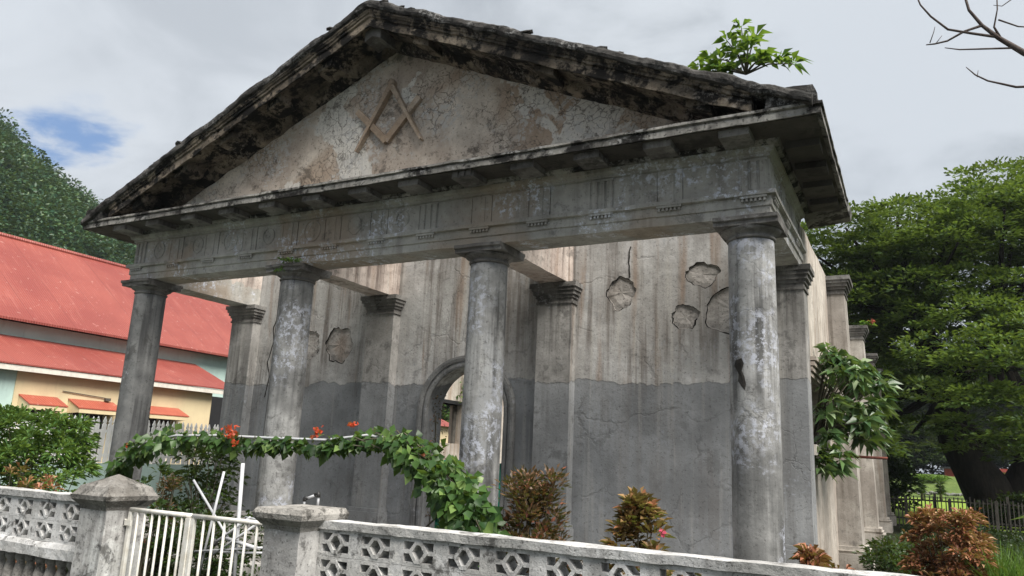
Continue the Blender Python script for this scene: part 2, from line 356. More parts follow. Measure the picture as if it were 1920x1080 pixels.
def leaves(name, P, D, L, W, mat, parent=None, upbias=.8, droop=.25, fold=.15, big=False, Nrm=None):
    P = np.asarray(P, float); D = np.asarray(D, float); n = len(P)
    D = D/np.maximum(np.linalg.norm(D, axis=1, keepdims=True), 1e-6)
    L = np.broadcast_to(np.asarray(L, float), (n,))[:, None]*rng.uniform(.7, 1.25, (n, 1)); Wd = np.broadcast_to(np.asarray(W, float), (n,))[:, None]*rng.uniform(.8, 1.2, (n, 1))
    if Nrm is None: Nrm = rng.normal(0, 1, (n, 3))*(1-upbias)+np.array([0, 0, 1.])*upbias
    S = np.cross(D, Nrm); S /= np.maximum(np.linalg.norm(S, axis=1, keepdims=True), 1e-6)
    N2 = np.cross(S, D)
    down = np.array([0, 0, -1.])
    if big:
        b = P; m = P+D*L*.5+down*L*droop*.2; t = P+D*L*.97+down*L*droop
        l = P+D*L*.42+S*Wd*.5+N2*Wd*fold; r = P+D*L*.42-S*Wd*.5+N2*Wd*fold
        V = np.stack([b, m, t, l, r], 1).reshape(-1, 3)
        F = np.array([[0, 4, 1], [0, 1, 3], [1, 4, 2], [1, 2, 3]])
        k = 5
    else:
        t = P+D*L+down*L*droop; l = P+D*L*.45+S*Wd*.5+N2*Wd*fold; r = P+D*L*.45-S*Wd*.5+N2*Wd*fold
        V = np.stack([P, r, t, l], 1).reshape(-1, 3); F = np.array([[0, 1, 2], [0, 2, 3]]); k = 4
    FF = (F[None]+(np.arange(n)*k)[:, None, None]).reshape(-1, 3)
    me = bpy.data.meshes.new(name)
    me.vertices.add(len(V)); me.vertices.foreach_set('co', V.ravel())
    me.loops.add(FF.size); me.loops.foreach_set('vertex_index', FF.ravel().astype(np.int32))
    me.polygons.add(len(FF)); me.polygons.foreach_set('loop_start', np.arange(0, FF.size, 3, dtype=np.int32))
    me.update(calc_edges=True); me.validate()
    at = me.attributes.new('rnd', 'FLOAT', 'POINT'); at.data.foreach_set('value', np.repeat(rng.random(n), k).astype(np.float32))
    me.materials.append(mat)
    o = bpy.data.objects.new(name, me); COL.objects.link(o)
    if parent: o.parent = parent; o.matrix_parent_inverse = parent.matrix_basis.inverted()
    return o

def rdir(n, zlo=-.3, zhi=1.):
    a = rng.uniform(0, 2*PI, n); z = rng.uniform(zlo, zhi, n); r = np.sqrt(np.maximum(0, 1-z*z))
    return np.stack([np.cos(a)*r, np.sin(a)*r, z], 1)

def shrub(name, label, cat, loc, radii, nl, L, W, mat, group=None, nclump=40, big=False, stems=5, clump_r=.16, droop=.3, shape=None, foliage='foliage'):
    """loc = foot on the ground; radii=(rx,ry,height): foliage grows in clumps at branch ends"""
    t = thing(name, label, cat, loc, group)
    base = Vector(loc); rx, ry, h = radii
    cs = []
    for i in range(nclump):
        for _ in range(60):
            u = random.uniform(0, 2*PI); rr = math.sqrt(random.random()); z = random.uniform(.12, 1)
            k = shape(z) if shape else math.sqrt(max(.05, 1-(max(0, z-.45)/.6)**2))*(.7+.3*min(1, z/.3))
            x, y = rx*k*rr*math.cos(u), ry*k*rr*math.sin(u)
            if rr > .35 or random.random() < .3: break
        cs.append(base+Vector((x, y, z*h)))
    mb = MB()
    for i, c in enumerate(cs):
        if i < stems*4:
            s0 = base+Vector((random.uniform(-.06, .06), random.uniform(-.06, .06), 0)); mid = s0.lerp(c, .55)+Vector((0, 0, h*.08))
            mb.tube([s0, mid, c], [.012, .008, .004], 5)
    mb.build('stem', M['stem'], t)
    per = max(1, nl//nclump)
    P = []; D = []
    for c in cs:
        dd = rdir(per, -.35, .95); out = np.array([c.x-base.x, c.y-base.y, .2*h]); out = out/np.linalg.norm(out)
        D.append(dd+out*.5); P.append(np.array(c)+dd*rng.uniform(.1, 1, (per, 1))*clump_r)
    leaves(foliage, np.concatenate(P), np.concatenate(D), L, W, mat, t, droop=droop, big=big)
    return t

# ------------------------------------------------------------------ ground
g = MB(); g.add([(-400, -60, 0), (400, -60, 0), (400, 500, 0), (-400, 500, 0)], [(0, 1, 2, 3)])
struct(g.build('ground', M['ground']))
g = MB(); g.add([(-2, 21.4, .012), (60, 21.4, .012), (60, 58, .05), (-8, 58, .05)], [(0, 1, 2, 3)])
struct(g.build('lawn', M['lawn']))
g = MB(); n = 40; vs = []; fs = []
for i in range(n+1):
    x = -12+i*1.6
    for j, (y, z) in enumerate(((56, .0), (58, .25), (61, .9), (65, 1.55), (72, 1.7), (90, 1.9))):
        vs.append((x, y+.6*noise.noise(Vector((x*.3, j, 0))), z+.15*noise.noise(Vector((x*.25, j*2, 3)))))
for i in range(n):
    for j in range(5): fs.append((i*6+j, (i+1)*6+j, (i+1)*6+j+1, i*6+j+1))
g.add(vs, fs); struct(g.build('grass_bank', M['bank']))

# ------------------------------------------------------------------ the temple
S = 3.5; TRI = S/4
temple = thing('temple_ruin', 'weathered grey roofless masonry temple with four columns and a carved pediment', 'building', (-5.25, 2.4, 0))
def part(mb, name, mat, parent=temple, smooth=False, rough=None, label=None):
    o = mb.build(name, mat, parent, smooth, rough)
    if label: o['label'] = label
    return o
# floor and steps
f = MB(); f.box(-11.1, .62, -.47, 2.35, 0, .42); part(f, 'portico_floor', M['floor'], rough=(.01, 2))
for k, (y, z) in enumerate(((-.82, .28), (-1.17, .14))):
    f = MB(); f.box(-11.1, .62, y, -.472-.35*k, 0, z); part(f, 'step', M['floor'], rough=(.008, 2))
# columns
def column(i):
    x = -S*i; mb = MB(); prof = []
    prof += [(.30, .42), (.30, .50), (.285, .53)]
    for k in range(31):
        z = .55+(4.19-.55)*k/30; prof.append((.268-.010*(k/30)**1.4, z))
    mb.lathe(prof, x, 0, 48)
    vs = []
    for v in mb.v:      # slight wear of the render coat
        q = Vector((v.x*2.2, v.y*2.2, v.z*.9)); k = noise.noise(q)*.005+noise.noise(q*5)*.0025
        r = Vector((v.x-x, v.y, 0)); vs.append(v+r.normalized()*k if r.length > .01 else v)
    if i == 0:          # chipped hole in the shaft
        c = Vector((-.16, -.20, 2.64))
    mb.v = vs
    c = part(mb, 'column', M['column'] if i != 3 else M['column_dark'], smooth=True)
    for p in c.data.polygons:
        if len(p.vertices) > 4: p.use_smooth = False
    # capital
    cb = MB(); cb.lathe([(.255, 4.195), (.275, 4.205), (.28, 4.22), (.262, 4.235), (.262, 4.25), (.29, 4.27), (.325, 4.29), (.34, 4.31), (.34, 4.325)], x, 0, 40)
    cap = part(cb, 'capital', M['cap'], c, smooth=True)
    a = MB()
    a.prism([(-.34, 4.325), (.34, 4.325), (.34, 4.37), (.37, 4.385), (.37, 4.428), (-.37, 4.428), (-.37, 4.385), (-.34, 4.37)], 'x', x-.36, x+.36, 8, .06)
    part(a, 'abacus', M['cap'], c, rough=(.006 if i < 2 else .014, 4))
    return c
cols = [column(i) for i in range(4)]
# spalled hole in the right-hand column (raised plate on the shaft; the hole's shade put into near-black colour)
hb = MB()
outl = [(-.05, .17), (.03, .19), (.055, .13), (.03, .05), (.06, -.02), (.075, -.1), (.06, -.17), (.02, -.12), (-.02, -.06), (-.01, .0), (-.03, .07), (-.075, .11)]
ang0 = math.atan2(-.235, -.115)
for ring, (k, rad) in enumerate(((1.12, .2655), (.9, .256), (.55, .25))):
    pass
def on_shaft(u, v, r): a = ang0+u/.26; return (r*math.cos(a), r*math.sin(a), 2.63+v)
vs = [on_shaft(u, v, .2665) for u, v in outl]+[on_shaft(u*.62, v*.75, .272) for u, v in outl]+[on_shaft(0, 0, .268)]
m = len(outl); fs = [(j, (j+1) % m, m+(j+1) % m, m+j) for j in range(m)]+[(m+j, m+(j+1) % m, 2*m) for j in range(m)]
hb.add(vs, fs); part(hb, 'spalled_patch', M['groove_shade'], cols[0])

# architrave, frieze
XL, XR = -10.77, .27
def ring_prism(prof, name, mat, rough, parent=temple, ds=.06):
    """profile (outward offset from the frieze plane, z) run along the front and both flanks of the portico"""
    mb = MB()
    fy = -.25
    # mitred sweep: left flank back -> front-left -> front-right -> right flank back
    path = []
    ns, nf = 22, 96
    for i in range(ns): path.append((Vector((XL+.02, 2.37-(2.37-fy)*i/ns, 0)), Vector((-1, 0, 0))))
    path.append((Vector((XL+.02, fy, 0)), Vector((-1, -1, 0))))
    for i in range(1, nf): path.append((Vector((XL+.02+(XR-XL-.04)*i/nf, fy, 0)), Vector((0, -1, 0))))
    path.append((Vector((XR-.02, fy, 0)), Vector((1, -1, 0))))
    for i in range(1, ns+1): path.append((Vector((XR-.02, fy+(2.37-fy)*i/ns, 0)), Vector((1, 0, 0))))
    if ds:
        q = []
        for i in range(len(prof)):
            a, b = Vector(prof[i]), Vector(prof[(i+1) % len(prof)]); k = max(1, int(round((b-a).length/ds)))
            q += [tuple(a+(b-a)*j/k) for j in range(k)]
        prof = q
    m = len(prof); vs = []; fs = []
    for p, o in path:
        for u, z in prof: vs.append(p+o*u+Vector((0, 0, z)))
    for i in range(len(path)-1):
        for j in range(m):
            k = (j+1) % m; fs.append((i*m+j, (i+1)*m+j, (i+1)*m+k, i*m+k))
    fs.append(tuple(range(m))); fs.append(tuple((len(path)-1)*m+j for j in reversed(range(m))))
    mb.add(vs, fs); return part(mb, name, mat, parent, rough=rough)
arch_o = ring_prism([(-.46, 4.43), (.02, 4.43), (.02, 4.535), (.04, 4.545), (.04, 4.655), (.09, 4.665), (.09, 4.715), (-.46, 4.715)], 'architrave', M['entab'], (.006, 3))
fr_o = ring_prism([(-.46, 4.717), (.0, 4.717), (.0, 5.13), (.035, 5.145), (.035, 5.175), (.08, 5.20), (.09, 5.245), (-.46, 5.245)], 'frieze', M['entab'], (.004, 3))
corn_o = ring_prism([(-.40, 5.247), (.10, 5.247), (.14, 5.262), (.16, 5.30), (.61, 5.30), (.635, 5.285), (.65, 5.285), (.65, 5.352), (.632, 5.36), (.632, 5.372), (.67, 5.382), (.67, 5.412), (-.40, 5.415)], 'cornice', M['corn'], (.009, 3.5), ds=.05)
part_s = ring_prism([(.165, 5.288), (.60, 5.288), (.60, 5.297), (.165, 5.297)], 'soffit', M['soffit'], (.004, 4), corn_o, ds=None)  # dark plate: shade of the cornice underside put into its colour
# triglyphs and guttae
for i in range(13):
    x = -TRI*i-.01
    w2 = .15
    if i == 0: x = .25-w2-.005
    if i == 12: x = -10.75+w2+.005
    t = MB()
    if i in (0, 5, 12, 2):
        for k in (-1, 0, 1): t.prism([(x+k*.1-.042, -.25-.0), (x+k*.1-.03, -.272), (x+k*.1+.03, -.272), (x+k*.1+.042, -.25)], 'z', 4.72, 5.10, 1)
        t.box(x-w2, x+w2, -.274, -.249, 5.10, 5.128)
    else:
        t.box(x-w2, x+w2, -.266, -.249, 4.72, 5.128)
        t.box(x-.035, x+.05, -.2745, -.266, 4.72, 5.10)
    part(t, 'triglyph', M['entab'], fr_o, rough=(.003, 6))
    gt = MB(); gt.box(x-w2, x+w2, -.332, -.289, 4.635, 4.662)
    for k in range(6): gx = x-w2+.028+k*.049; gt.frustum(gx-.014, gx+.014, -.326, -.298, 4.598, 4.634, -.004)
    part(gt, 'guttae', M['entab'], arch_o)
for i in range(12):
    xa, xb = -TRI*(i+1)-.01+.15, -TRI*i-.01-.15
    if i == 0: xb = -.065
    if i == 11: xa = -10.445
    t = MB(); t.box(xa+.014, xb-.014, -.262, -.249, 4.738, 5.112); part(t, 'metope', M['entab'], fr_o, rough=(.003, 5))
# right flank triglyphs / regulae
for i, y in enumerate((-.08, .8, 1.68)):
    t = MB()
    for k in (-1, 0, 1):
        yy = y+k*.1; t.add([(.25, yy-.042, 4.72), (.272, yy-.03, 4.72), (.272, yy+.03, 4.72), (.25, yy+.042, 4.72), (.25, yy-.042, 5.128), (.272, yy-.03, 5.128), (.272, yy+.03, 5.128), (.25, yy+.042, 5.128)],
              [(0, 1, 5, 4), (1, 2, 6, 5), (2, 3, 7, 6), (4, 5, 6, 7), (3, 2, 1, 0)])
    part(t, 'triglyph', M['entab'], fr_o)
    gt = MB(); gt.box(.289, .325, y-.15, y+.15, 4.635, 4.662)
    for k in range(6): gy = y-.122+k*.049; gt.box(.300, .318, gy-.009, gy+.009, 4.607, 4.634)
    part(gt, 'guttae', M['entab'], arch_o)
    # recessed panel frames between
    t = MB(); t.box(.25, .262, y+.19, y+.22, 4.74, 5.11); t.box(.25, .262, y+.63, y+.66, 4.74, 5.11); t.box(.25, .262, y+.22, y+.63, 5.08, 5.11); t.box(.25, .262, y+.22, y+.63, 4.74, 4.77)
    part(t, 'metope_frame', M['entab'], fr_o)
# worn round reliefs on the metopes
for i, (x, r, col) in enumerate(((-10.09, .135, 0), (-9.11, .125, 0), (-8.33, .15, 0), (-7.47, .12, 0), (-6.55, .16, 0), (-5.72, .13, 0), (-4.84, .11, 0))):
    mb = MB(); pts = []
    for k in range(25):
        a = 2*PI*k/24; rr = r*(1+.08*noise.noise(Vector((math.cos(a)*2, math.sin(a)*2, i*5))))
        pts.append((x+rr*math.cos(a), -.264, 4.945+rr*1.08*math.sin(a)))
    mb.tube(pts, .011 if i < 2 else .009, 6, False)
    for k in range(9):
        a = random.uniform(0, 6.28); q = r*random.uniform(0, .6)
        mb.blob((x+q*math.cos(a), -.263, 4.945+q*math.sin(a)), r*random.uniform(.14, .28), k+i*9, 1, (1, .3, 1), .5)
    part(mb, 'round_relief', M['entab'], fr_o, rough=(.004, 8))
# mutules on front and right flank
for i in range(13):
    x = -TRI*i-.01; x = min(x, .02); x = max(x, -10.5)
    t = MB(); t.box(x-.165, x+.165, -.815, -.46, 5.205, 5.302)
    if i == 4:
        for k in (-1, 0, 1): t.box(x+k*.10-.035, x+k*.10+.035, -.835, -.816, 5.215, 5.302)
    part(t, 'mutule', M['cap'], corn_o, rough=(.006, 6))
for y in (-.08, .62, 1.32, 2.02):
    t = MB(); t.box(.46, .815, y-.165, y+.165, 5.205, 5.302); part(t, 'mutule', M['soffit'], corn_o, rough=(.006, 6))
# side upper slab (rough roof edge running back from the corner)
for sx, x0, x1 in ((1, .35, .87), (-1, -11.37, -10.85)):
    t = MB(); xo = x1 if sx > 0 else x0
    t.prism([(x0, 5.417), (x1 - (.02 if sx > 0 else 0), 5.417), (x1, 5.50), (x1-.03, 5.60), (x0+.05, 5.64)], 'y', -.92, 3.12, 40, .05)
    part(t, 'roof_edge', M['slab'], corn_o, rough=(.028, 4))
t = MB(); t.prism([(.30, 5.247), (.90, 5.30), (.92, 5.40), (.30, 5.41)], 'y', 2.37, 3.12, 6, .06); part(t, 'cornice_return', M['corn'], corn_o, rough=(.012, 4))

# tympanum
AX = -5.25
ty = MB(); nx = 90; zb = 5.30
vs = []; fs = []
for face_y in (-.20, .22):
    for i in range(nx+1):
        x = AX-5.6+11.2*i/nx; zt = max(zb+.02, 7.98-.445*abs(x-AX))
        for j in range(13): vs.append((x, face_y, zb+(zt-zb)*j/12))
def vi(s, i, j): return s*(nx+1)*13+i*13+j
for i in range(nx):
    for j in range(12):
        fs.append((vi(0, i, j), vi(0, i+1, j), vi(0, i+1, j+1), vi(0, i, j+1))); fs.append((vi(1, i, j+1), vi(1, i+1, j+1), vi(1, i+1, j), vi(1, i, j)))
    fs.append((vi(0, i, 12), vi(0, i+1, 12), vi(1, i+1, 12), vi(1, i, 12)))
ty.add(vs, fs)
for v in ty.v:
    v.y += .012*noise.noise(Vector((v.x*1.1, v.z*1.1, 4)))*(1 if v.y < 0 else 1)+.006*noise.noise(Vector((v.x*4, v.z*4, 9)))
ty_o = part(ty, 'tympanum', M['tymp'])
# emblem: square and compasses in raised plaster
em = MB()
def bar(p, q, w0, w1, y0, y1, mb):
    p = Vector((p[0], 0, p[1])); q = Vector((q[0], 0, q[1])); d = (q-p).normalized(); nrm = Vector((-d.z, 0, d.x))
    a = [p+nrm*w0/2, p-nrm*w0/2, q-nrm*w1/2, q+nrm*w1/2]
    vs = [Vector((v.x, y0, v.z)) for v in a]+[Vector((v.x, y1, v.z)) for v in a]
    mb.add(vs, [(0, 1, 2, 3), (7, 6, 5, 4), (0, 4, 5, 1), (1, 5, 6, 2), (2, 6, 7, 3), (3, 7, 4, 0)])
ap = (-5.25, 7.15)
bar(ap, (-5.83, 6.14), .085, .03, -.292, -.18, em); bar(ap, (-4.62, 6.15), .085, .03, -.2915, -.18, em)
em2 = MB()
bar((-5.275, 6.235), (-5.89, 6.83), .105, .10, -.262, -.18, em2); bar((-5.285, 6.24), (-4.72, 6.86), .105, .10, -.2625, -.18, em2)
em3 = MB(); em3.lathe([(.0, 0), (.062, 0), (.062, .1), (.045, .115), (0, .115)], 0, 0, 16)
em3.v = [Vector((ap[0]+v.x, -.19-v.z, ap[1]+.035+v.y)) for v in em3.v]; em3.f = [tuple(reversed(q)) for q in em3.f]
e_o = part(em, 'compasses_relief', M['emblem'], ty_o, rough=(.004, 8)); part(em2, 'square_relief', M['emblem'], ty_o, rough=(.004, 8)); part(em3, 'hinge_relief', M['emblem'], e_o)

# raking cornices
def rake(sgn):
    L0, L1 = AX, AX+sgn*5.45
    mb = MB()
    mb.prism([(-.195, 7.86), (-.84, 7.86), (-.875, 7.80), (-.90, 7.80), (-.90, 7.90), (-.885, 7.915), (-.885, 7.945), (-.915, 7.955), (-.915, 7.995), (-.935, 8.0), (-.945, 8.03), (-.955, 8.035), (-.955, 8.065), (-.195, 8.065)][::(-1 if sgn > 0 else 1)], 'x', L0, L1, 90, .055, shear=-.438, x_ref=AX)
    a = part(mb, 'raking_cornice', M['rake'], rough=(.016, 3.5))
    mb = MB()
    mb.prism([(-.197, 7.72), (-.30, 7.745), (-.36, 7.80), (-.40, 7.855), (-.197, 7.855)][::(-1 if sgn > 0 else 1)], 'x', L0, L1-sgn*.3, 80, .05, shear=-.438, x_ref=AX)
    part(mb, 'bed_moulding', M['rake'], a, rough=(.022, 4))
    mb = MB()
    mb.prism([(.30, 8.075), (-.94, 8.075), (-.985, 8.09), (-.995, 8.13), (-.985, 8.19), (-.94, 8.225), (.30, 8.24)][::(-1 if sgn > 0 else 1)], 'x', L0-sgn*.02, AX+sgn*6.08, 120, .05, shear=-.449, x_ref=AX)
    part(mb, 'roof_slab', M['slab'], a, rough=(.030, 3.2))
    for k in range(1, 6):
        dx = k*.99-.1; x = AX+sgn*dx; z = 7.86-.438*dx
        if sgn > 0 and k in (2, 4): continue
        m2 = MB(); m2.add([(x+u, y, z-.438*sgn*u+w) for w in (-.13, .02) for y in (-.80, -.45) for u in (-.14, .14)], [(0, 2, 3, 1), (4, 5, 7, 6), (0, 1, 5, 4), (1, 3, 7, 5), (3, 2, 6, 7), (2, 0, 4, 6)])
        part(m2, 'mutule', M['rake'], a, rough=(.018, 6))
    return a
rk = rake(-1); rake(1)
m2 = MB(); m2.add([(AX+u, y, 7.82-.438*abs(u)+w) for w in (-.13, .03) for y in (-.80, -.45) for u in (-.15, 0, .15)], [(0, 3, 4, 1), (1, 4, 5, 2), (6, 7, 10, 9), (7, 8, 11, 10), (0, 1, 7, 6), (1, 2, 8, 7), (5, 4, 10, 11), (4, 3, 9, 10), (2, 5, 11, 8), (3, 0, 6, 9)])
part(m2, 'apex_mutule', M['cap'], rk, rough=(.01, 6))
# rubble and moss lumps on the slab top (broken silhouette)
for i in range(46):
    dx = random.uniform(-6, 6); y = random.uniform(-.95, -.6)
    rb = MB(); rb.blob((AX+dx, y, 8.225-.449*abs(dx)), random.uniform(.035, .08), i, 1, (1.5, 1, .55), .6); part(rb, 'loose_stone', M['slab'], rk)

# cross beams and flank beams
for i in (1, 2):
    x = -S*i; t = MB()
    t.prism([(x-.23, 4.44), (x+.23, 4.44), (x+.23, 5.18), (x-.23, 5.18)], 'y', .20, 2.38, 20, .08); part(t, 'cross_beam', M['beam'], rough=(.010, 3))
t = MB(); t.prism([(-10.315, 4.72), (-10.30, 4.44), (-10.28, 5.18), (-10.31, 5.2)], 'y', .2, 2.36, 20, .08); part(t, 'beam_facing', M['beam'], rough=(.006, 3))

# back wall with arched doorway and spalled holes
YW = 2.38
def blobout(cx, cz, rx, rz, seed, n=40, lobe=.32):
    q = []
    for k in range(n):
        a = -2*PI*k/n; r = 1+lobe*noise.noise(Vector((math.cos(a)*1.3+seed*7, math.sin(a)*1.3, seed)))+.14*noise.noise(Vector((math.cos(a)*4, math.sin(a)*4, seed*2)))+.07*noise.noise(Vector((math.cos(a)*11, math.sin(a)*11, seed*3)))
        q.append((cx+rx*r*math.cos(a), cz+rz*r*math.sin(a)))
    return q
DC, DR, DZ = -5.19, .755, 2.37
door = [(DC-DR, .30), (DC-DR, DZ)]+[(DC-DR*math.cos(PI*k/24), DZ+DR*math.sin(PI*k/24)) for k in range(1, 24)]+[(DC+DR, DZ), (DC+DR, .30)]
holes = [blobout(-2.43, 4.27, .22, .24, 1, lobe=.45), blobout(-1.16, 4.47, .26, .19, 2), blobout(-1.42, 3.83, .22, .19, 3), blobout(-.66, 3.86, .45, .40, 4), blobout(-8.09, 3.60, .33, .33, 5), blobout(-8.80, 3.62, .24, .30, 6)]
top = [(-10.72+(10.94)*k/40, 5.30+.07*noise.noise(Vector((k*.7, 0, 2)))) for k in range(41)]
outer = [(-10.72, .05)]+[(.22, .05)]+list(reversed(top))
polys = [outer, door]+holes
flat = [p for pl in polys for p in pl]
tri = tessellate_polygon([[Vector((x, z, 0)) for x, z in pl] for pl in polys])
wl = MB(); wl.add([(x, YW, z) for x, z in flat], [tuple(t) for t in tri])
# back face + reveals
polys2 = [outer, door]; flat2 = [p for pl in polys2 for p in pl]
tri2 = tessellate_polygon([[Vector((x, z, 0)) for x, z in pl] for pl in polys2])
wl.add([(x, YW+.42, z) for x, z in flat2], [tuple(t) for t in tri2])
def reveal(mb, pl, y0, y1):
    n = len(pl); mb.add([(x, y0, z) for x, z in pl]+[(x, y1, z) for x, z in pl], [(j, (j+1) % n, n+(j+1) % n, n+j) for j in range(n)])
reveal(wl, outer, YW, YW+.42); reveal(wl, door, YW, YW+.42)
wall_o = part(wl, 'portico_wall', M['wall'])
bm = bmesh.new(); bm.from_mesh(wall_o.data); bmesh.ops.remove_doubles(bm, verts=bm.verts, dist=1e-5); bmesh.ops.recalc_face_normals(bm, faces=bm.faces)
for fc in bm.faces:      # the front sheet is open where the spalls are: orient it by hand
    if abs(fc.calc_center_median().y-YW) < 1e-4 and fc.normal.y > 0: fc.normal_flip()
bm.to_mesh(wall_o.data); bm.free()
for i, h in enumerate(holes):
    mb = MB(); n = len(h); cx = sum(p[0] for p in h)/n; cz = sum(p[1] for p in h)/n
    rings = [(1, YW), (.985, YW+.028), (.93, YW+.034), (.6, YW+.026), (.3, YW+.030)]
    vs = []
    for k, y in rings:
        for x, z in h: vs.append((cx+(x-cx)*k, y+(.008*noise.noise(Vector((x*9, z*9, i))) if k < 1 else 0), cz+(z-cz)*k))
    vs.append((cx, YW+.03, cz)); fs = []
    for r in range(len(rings)-1):
        for j in range(n): fs.append((r*n+j, (r+1)*n+j, (r+1)*n+(j+1) % n, r*n+(j+1) % n))
    r = len(rings)-1
    for j in range(n): fs.append((r*n+j, len(vs)-1, r*n+(j+1) % n))
    mb.add(vs, fs); part(mb, 'spalled_patch', M['hole'], wall_o)
    # near-black tube: shade of an undercut rim put into colour
    rm = MB(); pts = [(x+.004, YW+.010, z) for x, z in h]+[(h[0][0]+.004, YW+.010, h[0][1])]
    rm.tube(pts, [.010+.010*noise.noise(Vector((q[0]*6, q[2]*6, i))) for q in pts], 6, False); part(rm, 'crack_rim', M['groove_shade'], wall_o, rough=(.010, 9))
# long crack running up behind the left side and shallow scars
for pts in ([(-9.86, 2.6), (-9.80, 3.0), (-9.9, 3.3), (-9.78, 3.7), (-9.83, 4.0), (-9.7, 4.35), (-9.74, 4.9)], [(-2.3, 4.5), (-2.32, 4.75), (-2.29, 5.1)]):
    mb = MB(); q = []
    for a, b in zip(pts[:-1], pts[1:]):
        for k in range(4):
            u = k/4; q.append((a[0]+(b[0]-a[0])*u+.02*noise.noise(Vector((a[1]+u, k, 1))), YW+.004, a[1]+(b[1]-a[1])*u))
    mb.tube(q, .014, 5); part(mb, 'crack', M['groove_shade'], wall_o, rough=(.008, 7))
# archivolt moulding round the door
prof = [(.0, 0), (.0, -.045), (.03, -.06), (.07, -.06), (.075, -.04), (.10, -.04), (.105, -.07), (.15, -.085), (.19, -.085), (.20, -.03), (.205, 0)]
path = [(DC-DR, .42+(DZ-.42)*k/10, -1, 0) for k in range(10)]+[(DC-DR*math.cos(PI*k/32), DZ+DR*math.sin(PI*k/32), -math.cos(PI*k/32), math.sin(PI*k/32)) for k in range(33)]+[(DC+DR, DZ-(DZ-.42)*k/10, 1, 0) for k in range(1, 11)]
mb = MB(); vs = []; fs = []; m = len(prof)
for x, z, ox, oz in path:
    for u, y in prof: vs.append((x+ox*u, YW+y, z+oz*u))
for i in range(len(path)-1):
    for j in range(m-1): fs.append((i*m+j, i*m+j+1, (i+1)*m+j+1, (i+1)*m+j))
mb.add(vs, fs); part(mb, 'door_surround', M['column_dark'], wall_o, rough=(.003, 5))
# pilasters on the back wall
def pilaster_cap(mb, x0, x1, y0, y1, zt):
    """stepped cap, bottom to top; projects from the shaft faces on the visible sides"""
    for a, b, g in ((-.335, -.300, .022), (-.24, -.19, .03), (-.19, -.13, .06), (-.13, -.075, .085), (-.075, 0, .11)):
        mb.box(x0-g, x1+g, y0-g, y1, zt+a, zt+b)
    mb.box(x0-.008, x1+.008, y0-.008, y1, zt-.30, zt-.24)
for i in range(4):
    x = -S*i; w2 = .30
    x0, x1 = x-w2, x+w2
    if i == 3: x0, x1 = -10.80, -10.2
    t = MB(); t.prism([(x0, 2.17), (x1, 2.17), (x1, 2.379), (x0, 2.379)] if i != 0 else [(x0, 2.17), (x1, 2.17), (x1, 2.62), (x1-.06, 2.62), (x1-.06, 2.379), (x0, 2.379)], 'z', .42, 4.12, 30, .15)
    p = part(t, 'pilaster', M['pil'], rough=(.005, 2.5))
    c = MB(); pilaster_cap(c, x0, x1, 2.17, 2.372 if i else 2.60, 4.432); part(c, 'capital', M['cap'], p, rough=(.005, 6))
    b = MB(); b.box(x0-.05, x1+.05, 2.10, 2.372, .42, .62); b.box(x0-.03, x1+.03, 2.13, 2.373, .62, .68); part(b, 'plinth', M['pil'], p)

# ------------------------------------------------------------------ long side walls of the hall
def side_wall(xo, xi, wins, name, mat, yend=21., top=5.22):
    out = [(2.80, 0), (yend, 0)]+[(yend-(yend-2.80)*k/60, top+.05*noise.noise(Vector((k*.9, 5, xo)))) for k in range(61)]
    pl = [out]+[[(a, c), (a, d_), (b, d_), (b, c)] for a, b, c, d_ in wins]
    fl = [p for q in pl for p in q]; tr = tessellate_polygon([[Vector((y, z, 0)) for y, z in q] for q in pl])
    mb = MB()
    mb.add([(xo, y, z) for y, z in fl], [tuple(t) for t in tr]); mb.add([(xi, y, z) for y, z in fl], [tuple(t) for t in tr])
    for q in pl:
        n = len(q); mb.add([(xo, y, z) for y, z in q]+[(xi, y, z) for y, z in q], [(j, (j+1) % n, n+(j+1) % n, n+j) for j in range(n)])
    o = part(mb, name, mat)
    bm = bmesh.new(); bm.from_mesh(o.data); bmesh.ops.remove_doubles(bm, verts=bm.verts, dist=1e-5); bmesh.ops.recalc_face_normals(bm, faces=bm.faces); bm.to_mesh(o.data); bm.free()
    return o
WR = [(3.0, 5.3, 2.0, 2.95), (8.0, 10.3, 2.0, 2.95), (13.6, 16, 2.0, 2.95)]
sw = side_wall(.235, -.2, WR, 'side_wall', M['side'])
WLn = [(3.8, 5.5, 1.97, 3.10), (9.12, 10.85, 1.97, 3.10), (14.6, 16.3, 1.97, 3.10)]
sl = side_wall(-10.88, -10.45, WLn, 'side_wall', M['side'])
for a, b, c, d_ in WR:
    t = MB(); t.box(.10, .30, a-.12, b+.1, c-.14, c+.01); s_ = part(t, 'window_sill', M['sidepil'], sw, rough=(.006, 4))
    t = MB()
    for k in range(4): t.box(.236, .27+.028*k, a-.1, b+.1, d_+.03+.075*k, d_+.085+.075*k)
    part(t, 'window_hood', M['side'], sw)
for a, b, c, d_ in WLn:
    t = MB(); t.box(-10.9, -10.40, a-.05, b+.05, d_, d_+.10); part(t, 'lintel', M['dark'], sl)
    t = MB(); t.box(-10.70, -10.63, b-.14, b, c, d_-.01); part(t, 'window_frame', M['oldwood'], sl); t = MB(); t.box(-10.70, -10.64, a, a+.07, c, d_-.01); part(t, 'window_frame', M['oldwood'], sl)
